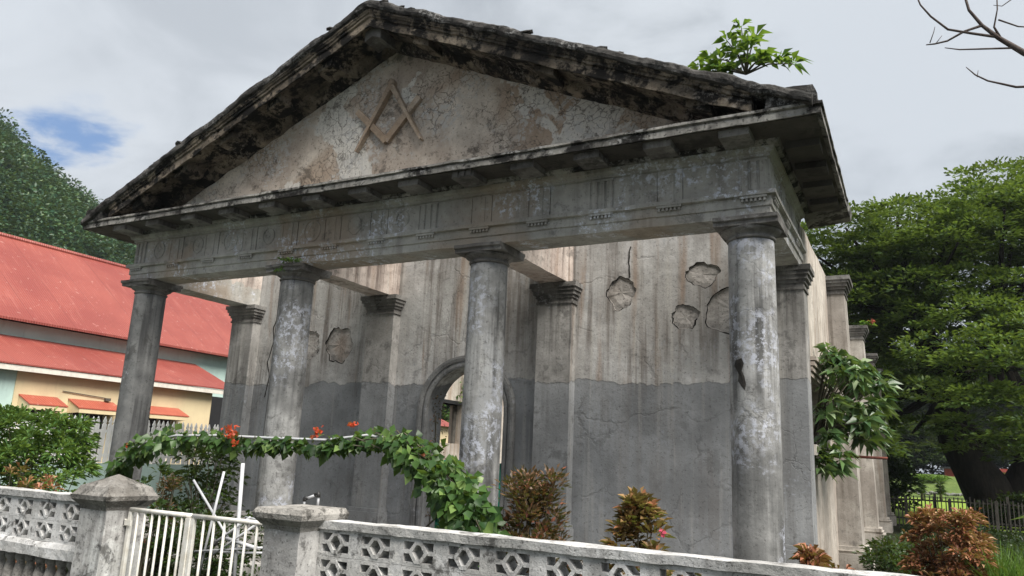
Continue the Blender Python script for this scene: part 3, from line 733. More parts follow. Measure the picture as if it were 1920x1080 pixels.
for i, (y0, zt) in enumerate(((6.2, 5.20), (11.6, 5.20), (16.6, 5.20), (20.4, 5.20))):
    t = MB(); vs = []
    n = 20
    for k in range(n+1):
        z = zt-.32-(zt-.32)*k/n; xo = .53+.10*(k/n)
        vs += [(.2, y0, z), (xo, y0, z), (xo, y0+.62, z), (.2, y0+.62, z)]
    fs = []
    for k in range(n):
        for j in range(3): fs.append((k*4+j, (k+1)*4+j, (k+1)*4+j+1, k*4+j+1))
    t.add(vs, fs); p = part(t, 'buttress_pilaster', M['sidepil'], rough=(.006, 2))
    c = MB()
    for a, b, gg in ((-.335, -.300, .02), (-.30, -.24, .005), (-.24, -.19, .03), (-.19, -.13, .06), (-.13, -.075, .09), (-.075, 0, .115)):
        c.box(.2, .53+gg, y0-gg, y0+.62+gg, zt+a, zt+b)
    part(c, 'capital', M['cap'], p, rough=(.006, 5))
    b = MB(); b.box(.2, .76, y0-.10, y0+.72, 0, .28); b.frustum(.2, .70, y0-.05, y0+.67, .28, .33, .03); b.box(.2, .69, y0-.04, y0+.66, .33, .40); part(b, 'pedestal', M['sidepil'], p, rough=(.01, 4))
t = MB(); t.box(-10.88, .235, 21.0, 21.4, 0, 5.0); part(t, 'rear_wall', M['side'], rough=(.0, 1))

# ------------------------------------------------------------------ street fence
def block_mesh():
    W, H, y0, y1 = .33, .17, -4.66, -4.535
    mb = MB()
    def ext(pts):
        n = len(pts); mb.add([(x, y0, z) for x, z in pts]+[(x, y1, z) for x, z in pts], [tuple(range(n)), tuple(reversed(range(n, 2*n)))]+[(j, n+j, n+(j+1) % n, (j+1) % n) for j in range(n)])
    ext([(-W/2, -H/2), (-W/2+.054, -H/2), (-W/2+.054, H/2), (-W/2, H/2)]); ext([(W/2-.054, -H/2), (W/2, -H/2), (W/2, H/2), (W/2-.054, H/2)])
    a, b = W/2-.055, H/2
    ext([(-a, b-.024), (a, b-.024), (a, b), (-a, b)]); ext([(-a, -b), (a, -b), (a, -b+.024), (-a, -b+.024)])
    oh = [(-.074, 0), (-.022, -b+.018), (.022, -b+.018), (.074, 0), (.022, b-.018), (-.022, b-.018)]; ih = [(x*.60, z*.66) for x, z in oh]
    vs = [(x, y0-.004, z) for x, z in oh]+[(x, y0-.004, z) for x, z in ih]+[(x, y1, z) for x, z in oh]+[(x, y1, z) for x, z in ih]
    fs = []
    for j in range(6):
        k = (j+1) % 6; fs += [(j, k, 6+k, 6+j), (12+j, 18+j, 18+k, 12+k), (j, 12+j, 12+k, k), (6+j, 6+k, 18+k, 18+j)]
    mb.add(vs, fs)
    ext([(-a, -.012), (-.07, -.012), (-.07, .012), (-a, .012)]); ext([(.07, -.012), (a, -.012), (a, .012), (.07, .012)])
    return mb
proto_me = None
def fence_panel(x0, x1, nb, first, label, zr):
    global proto_me
    t = thing('masonry_fence', label, 'fence', ((x0+x1)/2, -4.6, 0), 'whitewashed fence panels along the street')
    r = MB(); r.prism([(-4.68, 1.122), (-4.52, 1.122), (-4.515, 1.172), (-4.685, 1.172)], 'x', x0, x1, max(4, int((x1-x0)/.06)), .05); r.build('top_rail', M['fence'], t, rough=(.006, 6))
    for rr in range(2):
        for k in range(nb):
            cx = first+.33*k; cz = 1.035-.172*rr
            if proto_me is None:
                o = block_mesh().build('breeze_block', M['fence'], t); proto_me = o.data
            else:
                o = bpy.data.objects.new('breeze_block', proto_me); COL.objects.link(o); o.parent = t; o.matrix_parent_inverse = t.matrix_basis.inverted()
            o.location = (cx, 0, cz); 
    r = MB(); r.prism([(-4.70, .66), (-4.50, .66), (-4.50, .776), (-4.68, .776), (-4.70, .74)], 'x', x0, x1, max(4, int((x1-x0)/.06)), .05); r.build('middle_rail', M['fence'], t, rough=(.008, 6))
    nbal = int((x1-x0)/.145)
    for k in range(nbal):
        bx = x0+.07+k*.145
        b = MB(); b.lathe([(.05, .18), (.05, .22), (.03, .24), (.028, .28), (.052, .38), (.058, .44), (.045, .52), (.03, .58), (.05, .61), (.05, .66)], bx, -4.6, 12)
        b.build('baluster', M['piercap'], t, smooth=True)
    r = MB(); r.box(x0, x1, -4.72, -4.48, 0, .18); r.build('plinth', M['fence'], t)
fence_panel(-7.62, -4.30, 10, -5.69-.33*5-.0, 'mossy white pierced fence panel left of the gate', 0)
fence_panel(-2.02, 4.0, 18, -1.875, 'long white pierced block fence panel right of the gate', 0)
def pier(x0, x1, name_label, pyramid):
    t = thing('gate_pier', name_label, 'gate pier', ((x0+x1)/2, -4.68, 0), 'square piers either side of the gate')
    b = MB(); b.prism([(x0, -4.85), (x1, -4.85), (x1, -4.51), (x0, -4.51)], 'z', 0, 1.135, 24, .05); b.build('shaft', M['pier'], t, rough=(.006, 5))
    c = MB()
    c.frustum(x0, x1, -4.85, -4.51, 1.10, 1.135, .015)
    c.frustum(x0-.02, x1+.02, -4.87, -4.49, 1.135, 1.175, .04); c.frustum(x0-.06, x1+.06, -4.91, -4.45, 1.175, 1.21, .006)
    cx = (x0+x1)/2; a, e = x1-x0, .34
    if pyramid:
        c.frustum(x0-.06, x1+.06, -4.91, -4.45, 1.21, 1.235, -.02)
        c.frustum(x0-.04, x1+.04, -4.89, -4.47, 1.235, 1.275, -.02)
        c.add([(x0-.02, -4.87, 1.275), (x1+.02, -4.87, 1.275), (x1+.02, -4.49, 1.275), (x0-.02, -4.49, 1.275), (cx, -4.68, 1.37)], [(0, 1, 4), (1, 2, 4), (2, 3, 4), (3, 0, 4)])
    else:
        c.frustum(x0-.065, x1+.065, -4.915, -4.445, 1.21, 1.242, -.02)
        c.add([(x0-.045, -4.895, 1.242), (x1+.045, -4.895, 1.242), (x1+.045, -4.465, 1.242), (x0-.045, -4.465, 1.242), (cx, -4.68, 1.262)], [(0, 1, 4), (1, 2, 4), (2, 3, 4), (3, 0, 4)])
    c.build('cap', M['piercap'], t, rough=(.005, 7))
    return t
pier(-4.30, -3.985, 'stained gate pier with a low pyramid cap, left of the gate', True)
pier(-2.33, -2.02, 'stained gate pier with a flat cap, right of the gate', False)
t = thing('bent_pipe', 'small bent white pipe with black elbows sticking out of the flat pier cap', 'pipe', (-2.17, -4.6, 1.25))
b = MB(); b.tube([(-2.215, -4.62, 1.25), (-2.215, -4.62, 1.285)], .009, 8); b.tube([(-2.21, -4.62, 1.295), (-2.12, -4.60, 1.33)], .009, 8); b.tube([(-2.11, -4.60, 1.25), (-2.11, -4.60, 1.325)], .009, 8); b.build('pipe', M['pvc'], t, True)
b = MB(); b.tube([(-2.215, -4.62, 1.28), (-2.215, -4.62, 1.298), (-2.19, -4.615, 1.305)], .014, 8); b.tube([(-2.14, -4.60, 1.325), (-2.112, -4.60, 1.338), (-2.11, -4.60, 1.31)], .015, 8); b.build('elbow', M['black'], t, True)
# gate: two leaves
def leaf_gate(xa, xb, label, wide):
    t = thing('metal_gate_leaf', label, 'gate', (xa, -4.66, 0), 'two leaves of the white tube gate'); 
    r = MB(); r.tube([(xa, -4.66, 1.108), (xb, -4.66, 1.108)], .018, 10); r.build('top_rail', M['whitepaint'], t, True)
    r = MB(); r.tube([(xa, -4.66, .12), (xb, -4.66, .12)], .016, 10); r.build('bottom_rail', M['whitepaint'], t, True)
    for x, w_ in ((xa+.012, .014), (xb-.012, wide)):
        r = MB(); r.box(x-w_, x+w_, -4.66-w_, -4.66+w_, .06, 1.092); r.build('stile', M['whitepaint'], t)
    nb = 7; 
    for k in range(nb):
        x = xa+.012+(xb-xa-.024)*(k+1)/(nb+1)
        r = MB(); r.tube([(x, -4.66, .12), (x, -4.66, 1.10)], .0095, 8); r.build('bar', M['whitepaint'], t, True)
    return t
gl_ = leaf_gate(-3.96, -3.265, 'white tubular gate leaf hung on the pyramid capped pier', .024)
leaf_gate(-3.245, -2.36, 'white tubular gate leaf ending at the flat capped pier', .014)
h = MB(); h.box(-3.995, -3.90, -4.69, -4.683, .99, 1.03); h.box(-3.995, -3.975, -4.69, -4.66, .985, 1.035); h.build('hinge', M['whitepaint'], gl_)
# pipe frame leaning behind the gate
t = thing('pipe_frame', 'white plastic pipes joined into a leaning frame behind the gate', 'pipe frame', (-5.1, -2.6, 0))
for a, b_, r_ in (((-4.98, -2.6, 1.45), (-4.90, -2.6, 0), .021), ((-5.23, -2.62, 1.35), (-5.45, -2.62, .1), .014), ((-5.74, -2.58, 1.23), (-4.97, -2.58, .55), .014), ((-5.5, -2.57, .46), (-4.75, -2.63, .90), .013),
                  ((-5.48, -2.66, .49), (-4.45, -2.60, .62), .013), ((-5.3, -2.66, .42), (-4.62, -2.66, .84), .012), ((-6.6, -2.2, .36), (-4.45, -2.68, .57), .012), ((-5.05, -2.64, .66), (-4.6, -2.64, .60), .02), ((-4.95, -2.5, .88), (-4.6, -2.52, .86), .012)):
    p = MB(); p.tube([a, b_], r_, 10); p.build('pipe', M['pvc'], t, True)
for c in ((-4.97, -2.6, .70), (-4.80, -2.6, .60), (-5.25, -2.62, .60)): p = MB(); p.blob(c, .045, 3, 1, (1, 1, 1), .4); p.build('joint', M['black'], t)

# ------------------------------------------------------------------ bougainvillea arch behind the gate
va = thing('flowering_vine_arch', 'leafy green bougainvillea trained over a white pipe arch with red flowers', 'vine', (-3.3, -3.9, 0))
arc = [(-5.42, -3.9, .0), (-5.38, -3.9, .9), (-5.30, -3.9, 1.32), (-5.12, -3.9, 1.50), (-4.90, -3.9, 1.63), (-4.5, -3.9, 1.70), (-3.94, -3.9, 1.715), (-3.3, -3.9, 1.71), (-2.7, -3.9, 1.71), (-2.28, -3.9, 1.76), (-1.95, -3.9, 1.72), (-1.70, -3.9, 1.60), (-1.45, -3.9, 1.42), (-1.28, -3.9, 1.2), (-1.15, -3.9, .9), (-1.08, -3.9, 0)]
p = MB(); p.tube(arc, .012, 8); p.build('pipe_arch', M['pvc'], va, True)
dens = [(1, .07, .5), (2, .09, .8), (3, .13, .9), (4, .12, .9), (5, .085, .7), (6, .075, 1.1), (7, .06, 1.0), (8, .055, 1.0), (9, .11, 1.), (10, .17, 1.6), (11, .20, 2.2), (12, .21, 2.4), (13, .20, 2.4), (14, .17, 1.6)]
Ps = []; Ds = []
for i, r, dn in dens:
    a = np.array(arc[i]); b = np.array(arc[min(i+1, 14)]); n = int(dn*130)
    u = rng.random((n, 1)); q = a+(b-a)*u; dd = rdir(n, -1, 1)
    off = dd*rng.uniform(.15, 1, (n, 1))*r*np.array([1, 1.1, .8]); off[:, 2] -= .02
    if 6 <= i <= 8: off[:, 2] -= rng.random(n)*.06
    Ps.append(q+off); D_ = dd*.7; D_[:, 2] -= .55; D_ += rng.normal(0, .3, (n, 3)); Ds.append(D_)
nrm = rng.normal(0, .55, (sum(len(x) for x in Ps), 3))+np.array([.35, -.75, .55])
leaves('foliage', np.concatenate(Ps), np.concatenate(Ds), .085, .068, M['leaf_vine'], va, big=True, droop=.1, Nrm=nrm)
# dark woody fill inside the dense right leg
st = MB()
for k in range(26):
    i = random.choice([9, 10, 11, 12, 13]); a = Vector(arc[i]); b = Vector(arc[i+1])
    st.tube([a+Vector((random.uniform(-.1, .1), random.uniform(-.12, .12), random.uniform(-.1, .1))), b+Vector((random.uniform(-.12, .12), random.uniform(-.12, .12), random.uniform(-.12, .08)))], .005, 5)
st.tube([(-1.85, -3.85, .98), (-1.45, -3.95, 1.28)], .007, 5)
st.build('stem', M['stem'], va)
for (x, z, r, n) in ((-3.68, 1.75, .075, 46), (-3.63, 1.66, .04, 16), (-2.72, 1.775, .055, 26), (-2.36, 1.84, .04, 12), (-1.66, 1.63, .018, 4), (-5.03, 1.60, .022, 5)):
    P = np.array([x, -4.0, z])+rdir(n, -1, 1)*rng.uniform(.2, 1, (n, 1))*r; leaves('blossom', P, rdir(n, -1, 1), .034, .034, M['bract'], va, upbias=.2, droop=0)

# ------------------------------------------------------------------ garden plants
NP = M
def egg(z): return (1-z)**.6*1.05+.12
shrub('bronze_croton', 'dark bronze bushy croton with red tips beside the second column from the right', 'shrub', (-.95, -3.6, 0), (.33, .28, 1.50), 6500, .055, .026, NP['leaf_brown'], nclump=150, clump_r=.10, droop=.1,
      shape=lambda z: .95 if z < .72 else .62)
shrub('yellow_croton', 'pointed yellow and orange croton bush in front of the grey wall', 'shrub', (-.13, -3.65, 0), (.38, .26, 1.38), 2600, .08, .040, NP['leaf_yellow'], nclump=110, clump_r=.075, droop=.25, shape=lambda z: max(.10, min(1, (1.03-z)*2.2)))
P = np.array([.10, -3.85, 1.215])+rdir(14, -1, 1)*.018
leaves('rose_bloom', P, rdir(14, -1, 1), .024, .024, M['pink'], bpy.data.objects['yellow_croton'], upbias=.2, droop=0)
shrub('red_croton', 'low rusty red croton at the foot of the right column', 'shrub', (.98, -3.5, 0), (.32, .2, 1.12), 1100, .09, .032, NP['leaf_red'], nclump=50, clump_r=.06, droop=.5, shape=lambda z: .25 if z > .9 else 1)
shrub('red_croton', 'big round orange red croton bush near the hall wall', 'shrub', (1.84, 3.0, 0), (.46, .42, 1.16), 4800, .10, .038, NP['leaf_red'], nclump=120, clump_r=.10, droop=.35, shape=lambda z: 1 if z < .75 else .82)
shrub('small_shrub', 'small dark green shrub at the foot of the hall wall', 'shrub', (1.0, 5.6, 0), (.32, .6, .55), 900, .10, .05, NP['leaf_dark'], nclump=30)
shrub('cassava_bush', 'large light green palmate leaved bush behind the left fence panel', 'shrub', (-9.9, -2.0, 0), (1.55, .8, 1.97), 9500, .13, .034, NP['leaf_bush'], nclump=170, clump_r=.13, droop=.35, stems=8, shape=lambda z: 1.05-.45*z)
shrub('green_bush', 'bright green bush between the fence and the left column', 'shrub', (-8.3, -2.6, 0), (.75, .4, 1.22), 1900, .08, .035, NP['leaf_bush'], nclump=60, clump_r=.10)
shrub('yellow_croton', 'yellow croton at the left edge behind the fence panel', 'shrub', (-8.1, -3.2, 0), (.22, .25, 1.26), 380, .11, .04, NP['leaf_yellow'], nclump=22, clump_r=.08)
shrub('red_croton', 'low dark red croton just behind the left fence panel', 'shrub', (-6.45, -3.85, 0), (.38, .2, 1.20), 700, .07, .03, NP['leaf_red'], nclump=30, clump_r=.06)
shrub('leafy_tree', 'slender dark green sapling behind the vine arch', 'tree', (-7.45, -.9, 0), (.42, .35, 1.68), 1700, .12, .030, NP['leaf_dark'], nclump=80, clump_r=.13, droop=.5, stems=8, shape=lambda z: 1 if z > .3 else .5)
shrub('bronze_croton', 'bronze croton against the mint wall behind the gate', 'shrub', (-6.85, -2.0, 0), (.30, .3, 1.2), 1000, .07, .028, NP['leaf_brown'], nclump=45, clump_r=.09, shape=lambda z: max(.25, 1.1-z))
shrub('green_bush', 'blue green leafy stem above the pyramid capped pier', 'shrub', (-6.5, -2.5, 0), (.28, .25, 1.36), 300, .12, .05, NP['leaf_dark'], nclump=14, clump_r=.08, big=True)
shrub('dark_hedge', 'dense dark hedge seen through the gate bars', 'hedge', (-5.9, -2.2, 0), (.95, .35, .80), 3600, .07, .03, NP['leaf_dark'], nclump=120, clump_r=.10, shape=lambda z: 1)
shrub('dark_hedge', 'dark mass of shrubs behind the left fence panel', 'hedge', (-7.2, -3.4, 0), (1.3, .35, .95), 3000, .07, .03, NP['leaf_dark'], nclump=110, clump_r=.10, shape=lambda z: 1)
shrub('garden_bush', 'garden shrubs low behind the right fence panel', 'shrub', (-.2, -3.5, 0), (1.5, .3, .95), 3600, .07, .03, NP['leaf_brown'], nclump=130, clump_r=.10, shape=lambda z: 1)

# ------------------------------------------------------------------ inside the hall, seen through the arch
t = thing('tarpaulin', 'crumpled green tarpaulin heap inside the doorway', 'tarpaulin', (-6.2, 4.4, 0))
vs = []; fs = []; n = 26
for i in range(n+1):
    for j in range(15):
        x = -8.2+3.4*i/n; z = .1+1.42*j/14
        vs.append((x, 4.6+.22*noise.noise(Vector((x*2.2, z*1.7, 1)))+.1*noise.noise(Vector((x*6, z*5, 3)))+.25*z*.3, z*(1+.12*noise.noise(Vector((x*1.4, 0, 8))))))
for i in range(n):
    for j in range(14): fs.append((i*15+j, (i+1)*15+j, (i+1)*15+j+1, i*15+j+1))
mb = MB(); mb.add(vs, fs); o = mb.build('sheet', M['tarp'], t)
so = o.modifiers.new('s', 'SOLIDIFY'); so.thickness = .008
shrub('weed_clump', 'weeds and saplings growing inside the doorway', 'plant', (-6.0, 3.7, .0), (1.3, .4, .95), 900, .10, .045, NP['leaf_bush'], nclump=40)
shrub('hanging_creeper', 'yellow green creeper with pink bracts just inside the right door jamb', 'plant', (-5.45, 6.8, 0), (.5, .5, 3.1), 1700, .11, .05, NP['leaf_yellow'], nclump=70, clump_r=.16)
vc = thing('wall_creeper', 'creeper dangling from the hall wall top inside the arch', 'plant', (-9.9, 10.6, 4.0))
P = np.stack([rng.uniform(-10.40, -9.8, 420), rng.uniform(10.3, 11.6, 420), 5.2-rng.random(420)**1.3*2.1], 1)
leaves('foliage', P, rdir(420, -1, .2), .13, .07, NP['leaf_bush'], vc)
dv = thing('door_creeper', 'dry creeper clinging to the left door jamb', 'plant', (-5.9, 2.6, .4))
P = np.stack([rng.uniform(-5.94, -5.82, 260), rng.uniform(2.42, 2.8, 260), rng.uniform(.6, 2.95, 260)], 1)
leaves('foliage', P, rdir(260, -1, 1), .05, .03, NP['leaf_brown'], dv)
st = MB(); st.tube([(-5.93, 2.6, .35), (-5.9, 2.65, 1.2), (-5.93, 2.6, 2.3)], .01, 5); st.build('stem', M['stem'], dv)
# small cream house beyond, seen through arch and window
t = thing('cream_house', 'small cream house with red roof seen through the arch and window', 'house', (-31, 40, 0))
b = MB(); b.box(-36, -30, 36.4, 41.55, 0, 3.75); b.build('wall', M['cream'], t)
b = MB(); b.prism([(-30-.4, 3.7), (-29.6, 3.72), (-33, 5.0), (-36.4, 3.72), (-36, 3.7)][::-1], 'y', 36, 41.9, 2); b.build('roof', M['redroof'], t)
b = MB(); b.box(-29.995, -29.95, 41.2, 41.5, .1, 3.6); b.build('corner_trim', M['fascia'], t)

# ------------------------------------------------------------------ plants rooted in the masonry
def sprig(name, label, loc, dirs, L, W, mat, per=9, r=.02, group=None, up_=.6, droop=.35, spread=.6, clus=3):
    t = thing(name, label, 'plant', loc, group); st = MB(); P = []; D = []
    base = Vector(loc)
    for d_ in dirs:
        tip = base+Vector(d_); mid = base.lerp(tip, .5)+Vector((0, 0, Vector(d_).length*.12)); st.tube([base, mid, tip], [r, r*.7, r*.4], 6)
        for c in range(clus):
            u = 1-c*.28; p = base.lerp(tip, u)+Vector((0, 0, .1*Vector(d_).length*(1-u)))
            dd = rdir(per, -.2, .8); dd += np.array(Vector(d_).normalized())*spread
            P.append(np.array(p)+dd*.02); D.append(dd)
    st.build('stem', M['stem'], t, True)
    leaves('foliage', np.concatenate(P), np.concatenate(D), L, W, mat, t, big=True, droop=droop, upbias=up_)
    return t
sprig('rooftop_plant', 'bright green sapling growing on the right slope of the pediment', (.12, -.7, 5.98), [(-.04, 0, .60), (-.20, 0, .46), (.10, .05, .46), (-.40, 0, .30), (-.52, 0, .22), (.05, -.1, .3), (.35, .05, .12), (.50, .0, .02), (.2, -.1, .1), (0, .05, .2), (-.1, 0, .3), (-.3, 0, .12), (.1, 0, .12), (-.5, 0, .1), (-.15, -.05, .06)], .20, .072, M['leaf_roof'], per=9, r=.012, droop=.45, clus=2)
sprig('capital_fern', 'small fern sprouting from the capital of the second column from the left', (-6.85, -.36, 4.40), [(.05, -.05, .04), (-.12, -.05, .06), (.16, -.04, .03), (-.2, 0, -.08)], .09, .03, M['leaf_bush'], per=8, r=.004)
sprig('wall_top_flower', 'tiny plant with a pink flower on top of the hall pilaster', (.62, 11.9, 5.2), [(.05, 0, .12), (.12, 0, .06), (-.05, 0, .1)], .15, .07, M['leaf_roof'], per=6, r=.01)
P = np.array([.74, 11.9, 5.36])+rdir(20, -1, 1)*.05; leaves('blossom', P, rdir(20, -1, 1), .09, .06, M['pink'], bpy.data.objects['wall_top_flower'])
t = thing('wall_shrub', 'large leaved shrub growing out of the hall side window', 'shrub', (.3, 4.0, 2.0))
st = MB(); P = []; D = []
root = Vector((.1, 4.3, 2.05)); random.seed(21)
for k in range(64):
    e = Vector((random.uniform(.32, 1.10), random.uniform(3.2, 5.4), random.uniform(2.05, 3.45)))
    if e.x > .85: e.z = min(e.z, 3.1)
    if k > 57: e = Vector((random.uniform(.3, .55), random.uniform(2.9, 3.5), random.uniform(1.65, 1.95)))
    st.tube([root, root.lerp(e, .5)+Vector((0, 0, .12)), e], [.02, .012, .006], 6)
    for c in range(2):
        q = e+Vector([random.uniform(-.12, .12) for _ in range(3)]); n_ = 9; dd = rdir(n_, -.7, .6)+np.array([.35, -.25, 0]); P.append(np.array(q)+dd*.02); D.append(dd)
st.build('stem', M['stem'], t, True)
nn = sum(len(x) for x in P); leaves('foliage', np.concatenate(P), np.concatenate(D), .235, .10, M['leaf_fig'], t, big=True, droop=.3, upbias=.5)
t = tag(MB().tube([(.55, 4.0, 1.88), (1.16, 4.05, 1.87)], .02, 8).build('rusty_pipe', M['rustpipe']), 'rusty red pipe stub poking out below the wall shrub', 'pipe')

# grass tuft and broad leaf, right edge
t = thing('grass_tuft', 'bright green clump of long grass blades at the right edge', 'grass clump', (2.75, 3.0, 0))
n = 1100; bx = np.stack([rng.uniform(2.30, 3.6, n), rng.uniform(2.6, 3.6, n), np.zeros(n)], 1)
dd = rng.normal(0, .28, (n, 3)); dd[:, 2] = 1
leaves('blades', bx, dd, 1.0, .018, M['grass'], t, droop=.22, upbias=0, big=True)
t = thing('broad_leaf_plant', 'broad smooth green leaf poking in at the right edge', 'plant', (2.15, -5.0, 0))
st = MB(); st.tube([(2.2, -5, 0), (2.14, -5, .8), (2.10, -5, 1.5)], [.02, .015, .01], 6); st.build('stem', M['stem'], t)
leaves('leaf', [(2.04, -5, 1.50), (2.06, -5.0, 1.56), (2.06, -5, 1.48)], [(-1, .2, -.05), (-.6, .6, .15), (.6, .3, .1)], .19, .11, M['leaf_vine'], t, big=True, droop=.12, upbias=1)

# ------------------------------------------------------------------ long red-roofed building on the left
t = thing('red_roofed_building', 'long low building with red roofs, mint upper wall and cream lower wall', 'building', (-22, 2, 0))
b = MB(); b.box(-27, -19, 2.70, 9.0, 0, 3.34); b.build('cream_wall', M['cream'], t)
b = MB(); b.box(-27, -19.03, -12, 2.698, 0, 3.34); b.box(-29, -21, -12, 17.4, 3.34, 4.80); b.build('mint_wall', M['mint'], t)
b = MB(); b.box(-27, -21, 9.002, 17.2, 0, 3.34); b.build('shadow_bay', M['dark'], t)  # solid block; shadow of an open bay put into its colour
b = MB(); b.add([(-18.72, -12, 3.42), (-18.72, 9.8, 3.42), (-21, 9.8, 4.36), (-21, -12, 4.36), (-18.72, -12, 3.46), (-18.72, 9.8, 3.46), (-21, 9.8, 4.40), (-21, -12, 4.40)], [(3, 2, 1, 0), (4, 5, 6, 7), (0, 1, 5, 4), (1, 2, 6, 5), (3, 0, 4, 7)]); b.build('lower_roof', M['redroof'], t)
b = MB(); b.box(-18.78, -18.74, -12, 9.8, 3.27, 3.41); b.build('fascia', M['fascia'], t)
b = MB(); b.add([(-20.55, -12, 4.78), (-20.55, 17.7, 4.78), (-25, 17.7, 8.05), (-25, -12, 8.05), (-20.55, -12, 4.85), (-20.55, 17.7, 4.85), (-25, 17.7, 8.12), (-25, -12, 8.12), (-29.5, -12, 4.8), (-29.5, 17.7, 4.8)],
      [(3, 2, 1, 0), (4, 5, 6, 7), (0, 1, 5, 4), (1, 2, 6, 5), (3, 0, 4, 7), (7, 6, 9, 8)]); b.build('upper_roof', M['redroof'], t)
b = MB(); b.tube([(-25, -12, 8.13), (-25, 17.7, 8.13)], .09, 8); b.build('ridge_cap', M['redroof'], t)
for (ya, yb) in ((2.82, 3.85), (4.15, 5.5), (6.35, 7.75), ):
    wd = MB(); wd.box(-18.997, -18.985, ya+.15, yb-.25, .9, 2.32); w_ = wd.build('window', M['glass'], t)
    wd = MB(); 
    for yy in (ya+.13, (ya+yb)/2-.05, yb-.27): wd.box(-18.984, -18.95, yy, yy+.05, .9, 2.34)
    wd.build('window_frame', M['fascia'], w_)
    aw = MB(); aw.add([(-19, ya, 2.70), (-19, yb, 2.70), (-18.45, yb+.0, 2.46), (-18.45, ya+.0, 2.46), (-19, ya, 2.67), (-19, yb, 2.67), (-18.45, yb, 2.43), (-18.45, ya, 2.43)], [(0, 3, 2, 1), (4, 5, 6, 7), (0, 4, 7, 3), (3, 7, 6, 2), (2, 6, 5, 1)])
    a_ = aw.build('awning', M['redawn'], t)
    aw = MB(); aw.box(-18.47, -18.46, ya+.02, yb-.02, 2.32, 2.425); aw.add([(-18.99, ya+.02, 2.3), (-18.47, ya+.02, 2.33), (-18.47, ya+.02, 2.44), (-18.99, ya+.02, 2.67)], [(0, 1, 2, 3)]); aw.add([(-18.99, yb-.02, 2.3), (-18.47, yb-.02, 2.33), (-18.47, yb-.02, 2.44), (-18.99, yb-.02, 2.67)], [(3, 2, 1, 0)])
    aw.build('awning_side', M['cream'], a_)
b = MB(); b.tube([(-18.97, 3.95, 2.88), (-18.97, 5.2, 2.80)], .012, 5); b.box(-18.98, -18.9, 5.2, 5.35, 2.72, 2.80); b.build('cable', M['oldwood'], t)
# white picket fence on a low mint wall
t = tag(MB().box(-13.2, -13.0, -6, 5.2, 0, 1.17).build('boundary_wall', M['mint']), 'low mint green boundary wall under the white pickets', 'wall')
t = thing('picket_fence', 'tall white picket fence with spear shaped tops on the low mint wall', 'fence', (-13.05, 0, 1.17))
pm = None
ol = [(-.038, 1.18), (.038, 1.18), (.038, 1.93), (.018, 1.955), (.034, 1.99), (0, 2.09), (-.034, 1.99), (-.018, 1.955), (-.038, 1.93)]
for k in range(66):  # one picket each
    y = -3.2+k*.126
    if pm is None:
        q = MB(); n = len(ol); q.add([(-12.99, a*1.12, z) for a, z in ol]+[(-13.015, a*1.12, z) for a, z in ol], [tuple(range(n)), tuple(reversed(range(n, 2*n)))]+[(j, n+j, n+(j+1) % n, (j+1) % n) for j in range(n)])
        o = q.build('picket', M['white'], t); pm = o.data
    else:
        o = bpy.data.objects.new('picket', pm); COL.objects.link(o); o.parent = t; o.matrix_parent_inverse = t.matrix_basis.inverted()
    o.location = (0, y, random.uniform(-.01, .01)); o.rotation_euler = (random.uniform(-.012, .012), 0, 0)
for z in (1.30, 1.78): MB().box(-13.06, -13.017, -3.3, 5.1, z, z+.06).build('rail', M['white'], t)

# ------------------------------------------------------------------ dark picket fence, lawn things, sheds on the right
t = thing('old_wooden_fence', 'dark weathered wooden paling fence with uneven tops before the lawn', 'fence', (2.5, 21, 0))
for k in range(40):
    x = .72+k*.118; hh = random.choice([.98, 1.02, 1.05, .96, 1.0, 1.25 if k % 7 == 4 else 1.0])
    a = random.uniform(-.012, .012); w_ = random.uniform(.014, .021) if k % 11 != 3 else .05
    p = MB(); p.add([(x-w_, 20.98, .0), (x+w_, 20.98, .0), (x+w_+a, 20.98, hh-.03), (x+a, 20.98, hh), (x-w_+a, 20.98, hh-.05), (x-w_, 21.01, .0), (x+w_, 21.01, .0), (x+w_+a, 21.01, hh-.03), (x+a, 21.01, hh), (x-w_+a, 21.01, hh-.05)],
          [(0, 1, 2, 3, 4), (9, 8, 7, 6, 5), (0, 5, 6, 1), (1, 6, 7, 2), (2, 7, 8, 3), (3, 8, 9, 4), (4, 9, 5, 0)]); p.build('paling', M['oldwood'], t)
for z in (.22, .83): MB().box(.6, 5.5, 21.012, 21.05, z, z+.05).build('rail', M['oldwood'], t)
for x in (1.95, 4.0): MB().box(x-.04, x+.04, 21.06, 21.14, 0, 1.1).build('post', M['oldwood'], t)
t = thing('red_shed', 'long low dark red shed beyond the lawn', 'shed', (6, 75, 1.5))
b = MB(); b.box(3.6, 7.2, 75, 78, 1.4, 2.42); b.build('wall', M['shed'], t)
b = MB(); b.box(3.3, 7.5, 74.6, 78.4, 2.42, 2.55); b.build('roof', M['dark'], t)
b = MB(); b.box(4.9, 5.1, 74.97, 75, 1.4, 2.4); b.box(6.0, 6.1, 74.97, 75, 1.4, 2.4); b.build('door_gap_shade', M['dark'], t)  # plates on a solid wall; shade of the gaps put into colour
t = thing('cream_shed', 'cream walled shed with a dark red roof framed by the forked trunk', 'shed', (9, 75, 1.5))
b = MB(); b.box(7.6, 11, 75.5, 78, 1.4, 2.3); b.build('wall', M['cream'], t)
b = MB(); b.box(7.4, 11.3, 75.0, 78.4, 2.3, 2.6); b.build('roof', M['shed'], t)
